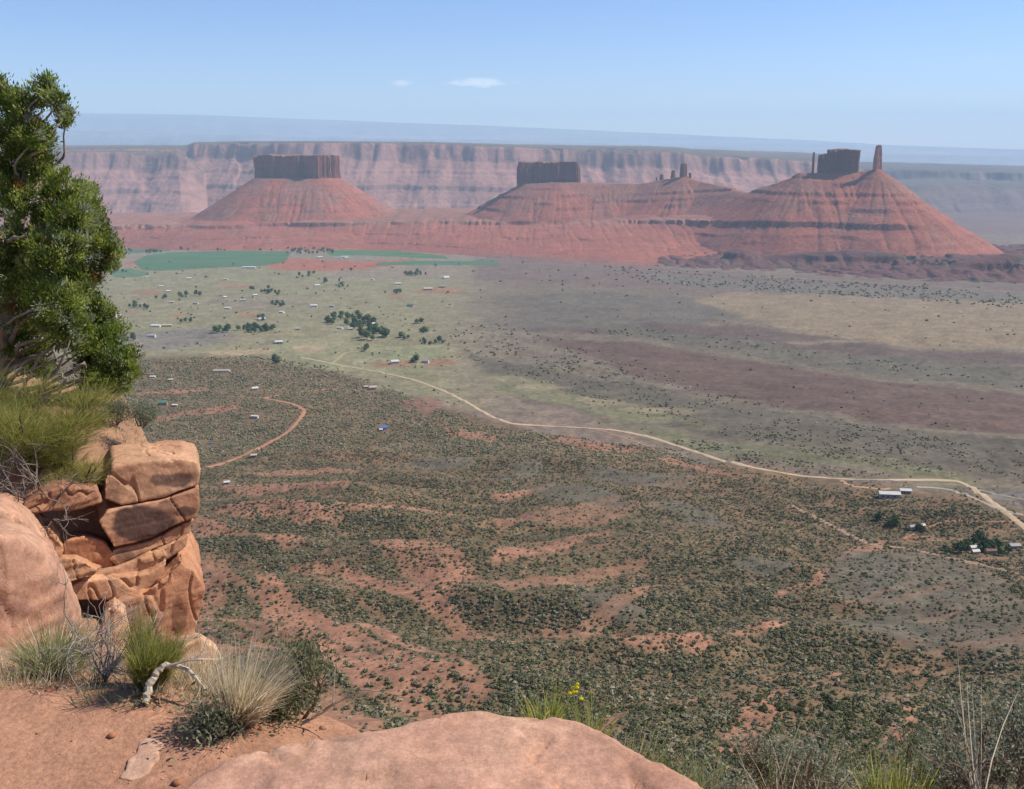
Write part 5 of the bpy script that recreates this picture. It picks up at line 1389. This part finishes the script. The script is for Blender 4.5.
# bleached dead branch on the earth
p0 = [near_at(a, b) + np.array([0, 0, c]) for a, b, c in ((146, 707, 0.01), (150, 702, 0.045), (157, 698, 0.075), (168, 696, 0.10), (182, 698, 0.105), (196, 702, 0.085), (208, 706, 0.05))]
pts = np.array(p0); tt2 = np.linspace(0, len(pts) - 1, 26)
pts = np.stack([np.interp(tt2, np.arange(len(p0)), pts[:, i]) for i in range(3)], 1) + np.random.default_rng(5).normal(0, 0.0025, (26, 3))
br = [(*tube(pts, np.interp(np.arange(26), [0, 4, 14, 25], [0.010, 0.012, 0.009, 0.003]), 8), S(212, 194, 168) * 0.75)]
q, _ = twigs(505, pts[12], (0.6, 0.1, 0.15), 0.14, 0.005, 1, 3, 0.3, S(204, 186, 164) * 0.8); br += q
q, _ = twigs(506, pts[3], (-0.2, -0.1, -0.6), 0.06, 0.007, 0, 0, 0.2, S(220, 200, 176) * 0.85); br += q
single('dead_branch', br, (0, 0, 0), M_bark, 'bleached dead branch arching over the earth below the green broom shrub', 'branch')
q, _ = twigs(507, (0, 0, 0), (0.9, -0.1, 0.12), 0.2, 0.006, 1, 3, 0.4, S(196, 176, 150) * 0.8)
single('dead_branch', q, near_at(300, 728) + np.array([0, 0, 0.01]), M_bark, 'thin dry twig lying by the foot of the small half bare sage', 'branch')

# the juniper tree on the brink ----------------------------------------------
TYD = 9.2
tp = lambda px, py, dy=0.0: at(px, py, TYD + dy)
jt = empty('juniper_tree', tp(-12, 412)); tag(jt, 'bushy yellow green juniper tree leaning over the rim at the left edge', 'tree')
def path(pts, n=16, jit=0.012, seed=0):
    P = np.array(pts); t = np.linspace(0, len(P) - 1, n)
    Q = np.stack([np.interp(t, np.arange(len(P)), P[:, i]) for i in range(3)], 1)
    for _ in range(2): Q[1:-1] = (Q[:-2] + 2 * Q[1:-1] + Q[2:]) / 4
    Q[1:-1] += np.random.default_rng(seed).normal(0, jit, (n - 2, 3)); return Q
BK = S(164, 146, 128) * 0.75
Q = path([tp(-14, 420), tp(-6, 380), tp(8, 330), tp(16, 270), tp(20, 200), tp(24, 150), tp(30, 105)], 24, 0.015, 1)
v, f = tube(Q, np.linspace(0.12, 0.02, 24), 9)
ob = mesh_obj('trunk', v, f, M_bark, jt, col=np.tile(BK, (len(v), 1)))
CL = [(20, 96, 17, 0), (44, 88, 12, .1), (56, 94, 10, -.1), (62, 104, 8, 0), (4, 88, 14, .1), (48, 78, 7, 0), (66, 112, 6, .1), (18, 125, 24, 0), (36, 128, 15, -.2), (8, 160, 28, .1), (34, 156, 17, 0), (46, 140, 8, .1), (12, 196, 26, -.1),
      (44, 178, 12, .1), (62, 190, 22, -.2), (86, 192, 11, .1), (30, 226, 30, -.2), (74, 214, 20, -.3), (90, 208, 11, 0), (86, 236, 21, -.1), (103, 242, 15, .1), (116, 248, 9, 0), (56, 256, 30, -.4), (12, 262, 32, -.2), (104, 262, 12, .1),
      (22, 300, 30, -.3), (58, 294, 26, -.5), (82, 276, 19, -.1), (94, 322, 15, .2), (78, 322, 12, -.1), (102, 346, 22, .1), (118, 362, 16, 0), (131, 374, 9, .1), (108, 376, 16, -.1), (70, 306, 18, -.3), (96, 300, 10, .1), (84, 342, 14, -.1), (104, 312, 9, .2), (128, 352, 8, .1), (58, 320, 16, -.4), (40, 330, 20, .3), (75, 236, 18, -.4), (100, 222, 8, 0), (88, 384, 10, .2), (64, 336, 16, -.3), (20, 340, 26, .1), (90, 360, 14, .2), (112, 330, 10, .3), (122, 386, 9, .1),
      (-30, 110, 30, 0), (-35, 170, 36, 0), (-35, 235, 40, -.1), (-40, 300, 40, 0), (-60, 350, 30, 0), (-10, 75, 12, 0), (-20, 385, 18, .2), (38, 368, 14, .4)]
lim = []
for k, (px, py, rad, dy) in enumerate(CL):
    e = tp(px, py + rad * 0.3 + (7 if py < 140 else 0), dy)
    b = Q[np.argmin(np.abs(Q[:, 2] - (e[2] - 0.55 * np.linalg.norm(e[:2] - Q[12, :2]) - 0.1)))]
    mid_ = (b + e) / 2 + np.random.default_rng(k).normal(0, 0.08, 3)
    L = path([b, b * 0.6 + mid_ * 0.4, mid_, e], 10, 0.015, k)
    lim.append((*tube(L, np.linspace(0.035 if rad > 15 else 0.024, 0.006, 10), 6), BK * random.uniform(0.8, 1.25)))
for k, (pa, pb_, pc_) in enumerate((((40, 392), (60, 365), (70, 340)), ((60, 368), (52, 356), (55, 345)), ((75, 372), (82, 362), (86, 368)), ((20, 395), (30, 372), (45, 350)), ((8, 240), (20, 236), (35, 238)), ((60, 395), (66, 378), (58, 372)))):
    L = path([tp(*pa, -.5), tp(*pb_, -.55), tp(*pc_, -.5)], 10, 0.01, 60 + k)
    lim.append((*tube(L, np.linspace(0.018, 0.007, 10), 6), S(158, 142, 126) * 0.7))
V, f, cc = join(lim)
mesh_obj('limb', V, f, M_bark, jt, col=cc, smooth=True)
JC = [S(154, 166, 76), S(134, 150, 64), S(176, 184, 100), S(112, 130, 58), S(98, 112, 54)]
def juniper_sprays(CLS_, seed):
    r = np.random.default_rng(seed); out = []
    for px, py, rad, dy in CLS_:
        if py < 140: py += 7
        R = rad * 0.0096
        c = tp(px, py, dy)
        nsub = max(7, int(rad * (1.85 if rad > 13 else 1.2)))
        d = unit(r.normal(0, 1, (nsub, 3))); sc = c + d * (R * r.uniform(0.15, 1.0, (nsub, 1)) ** 0.6) * np.array([1, 1.1, 0.95])
        for s in sc:
            o = unit(s - c + np.array([0, 0, 0.10]) + r.normal(0, 0.05, 3))
            m = int(r.uniform(75, 125)); rs_ = r.uniform(0.035, 0.075)
            p = s + r.normal(0, rs_ * 0.55, (m, 3))
            t1 = unit(o * 0.9 + unit(p - s) * 0.7 + np.array([0, 0, 0.45]) + r.normal(0, 0.35, (m, 3)))
            t2 = unit(np.cross(t1, r.normal(0, 1, (m, 3))))
            L = (0.023 * r.uniform(0.6, 1.5, m))[:, None]; W = L * 0.24
            q = np.stack([p - t1 * L * 0.5, p + t2 * W - t1 * L * 0.05, p + t1 * L * 0.8, p - t2 * W - t1 * L * 0.05], 1).reshape(-1, 3)
            cl_ = JC[r.integers(0, 5)] * 0.84
            c3 = np.repeat(cl_ * r.uniform(0.75, 1.3, (m, 1)), 4, 0)
            if r.random() < 0.10: c3 = c3 * 0.4 + S(196, 200, 180) * 0.45
            if r.random() < 0.02: c3 = np.tile(S(150, 110, 60), (m * 4, 1)) * 0.8
            out.append((q, np.arange(m * 4).reshape(m, 4), np.clip(c3, 0, 1)))
    return join(out)
V, f, cc = juniper_sprays(CL, 71)
mesh_obj('crown', V, f, M_stem, jt, col=cc, smooth=False)
print('juniper faces', len(f))
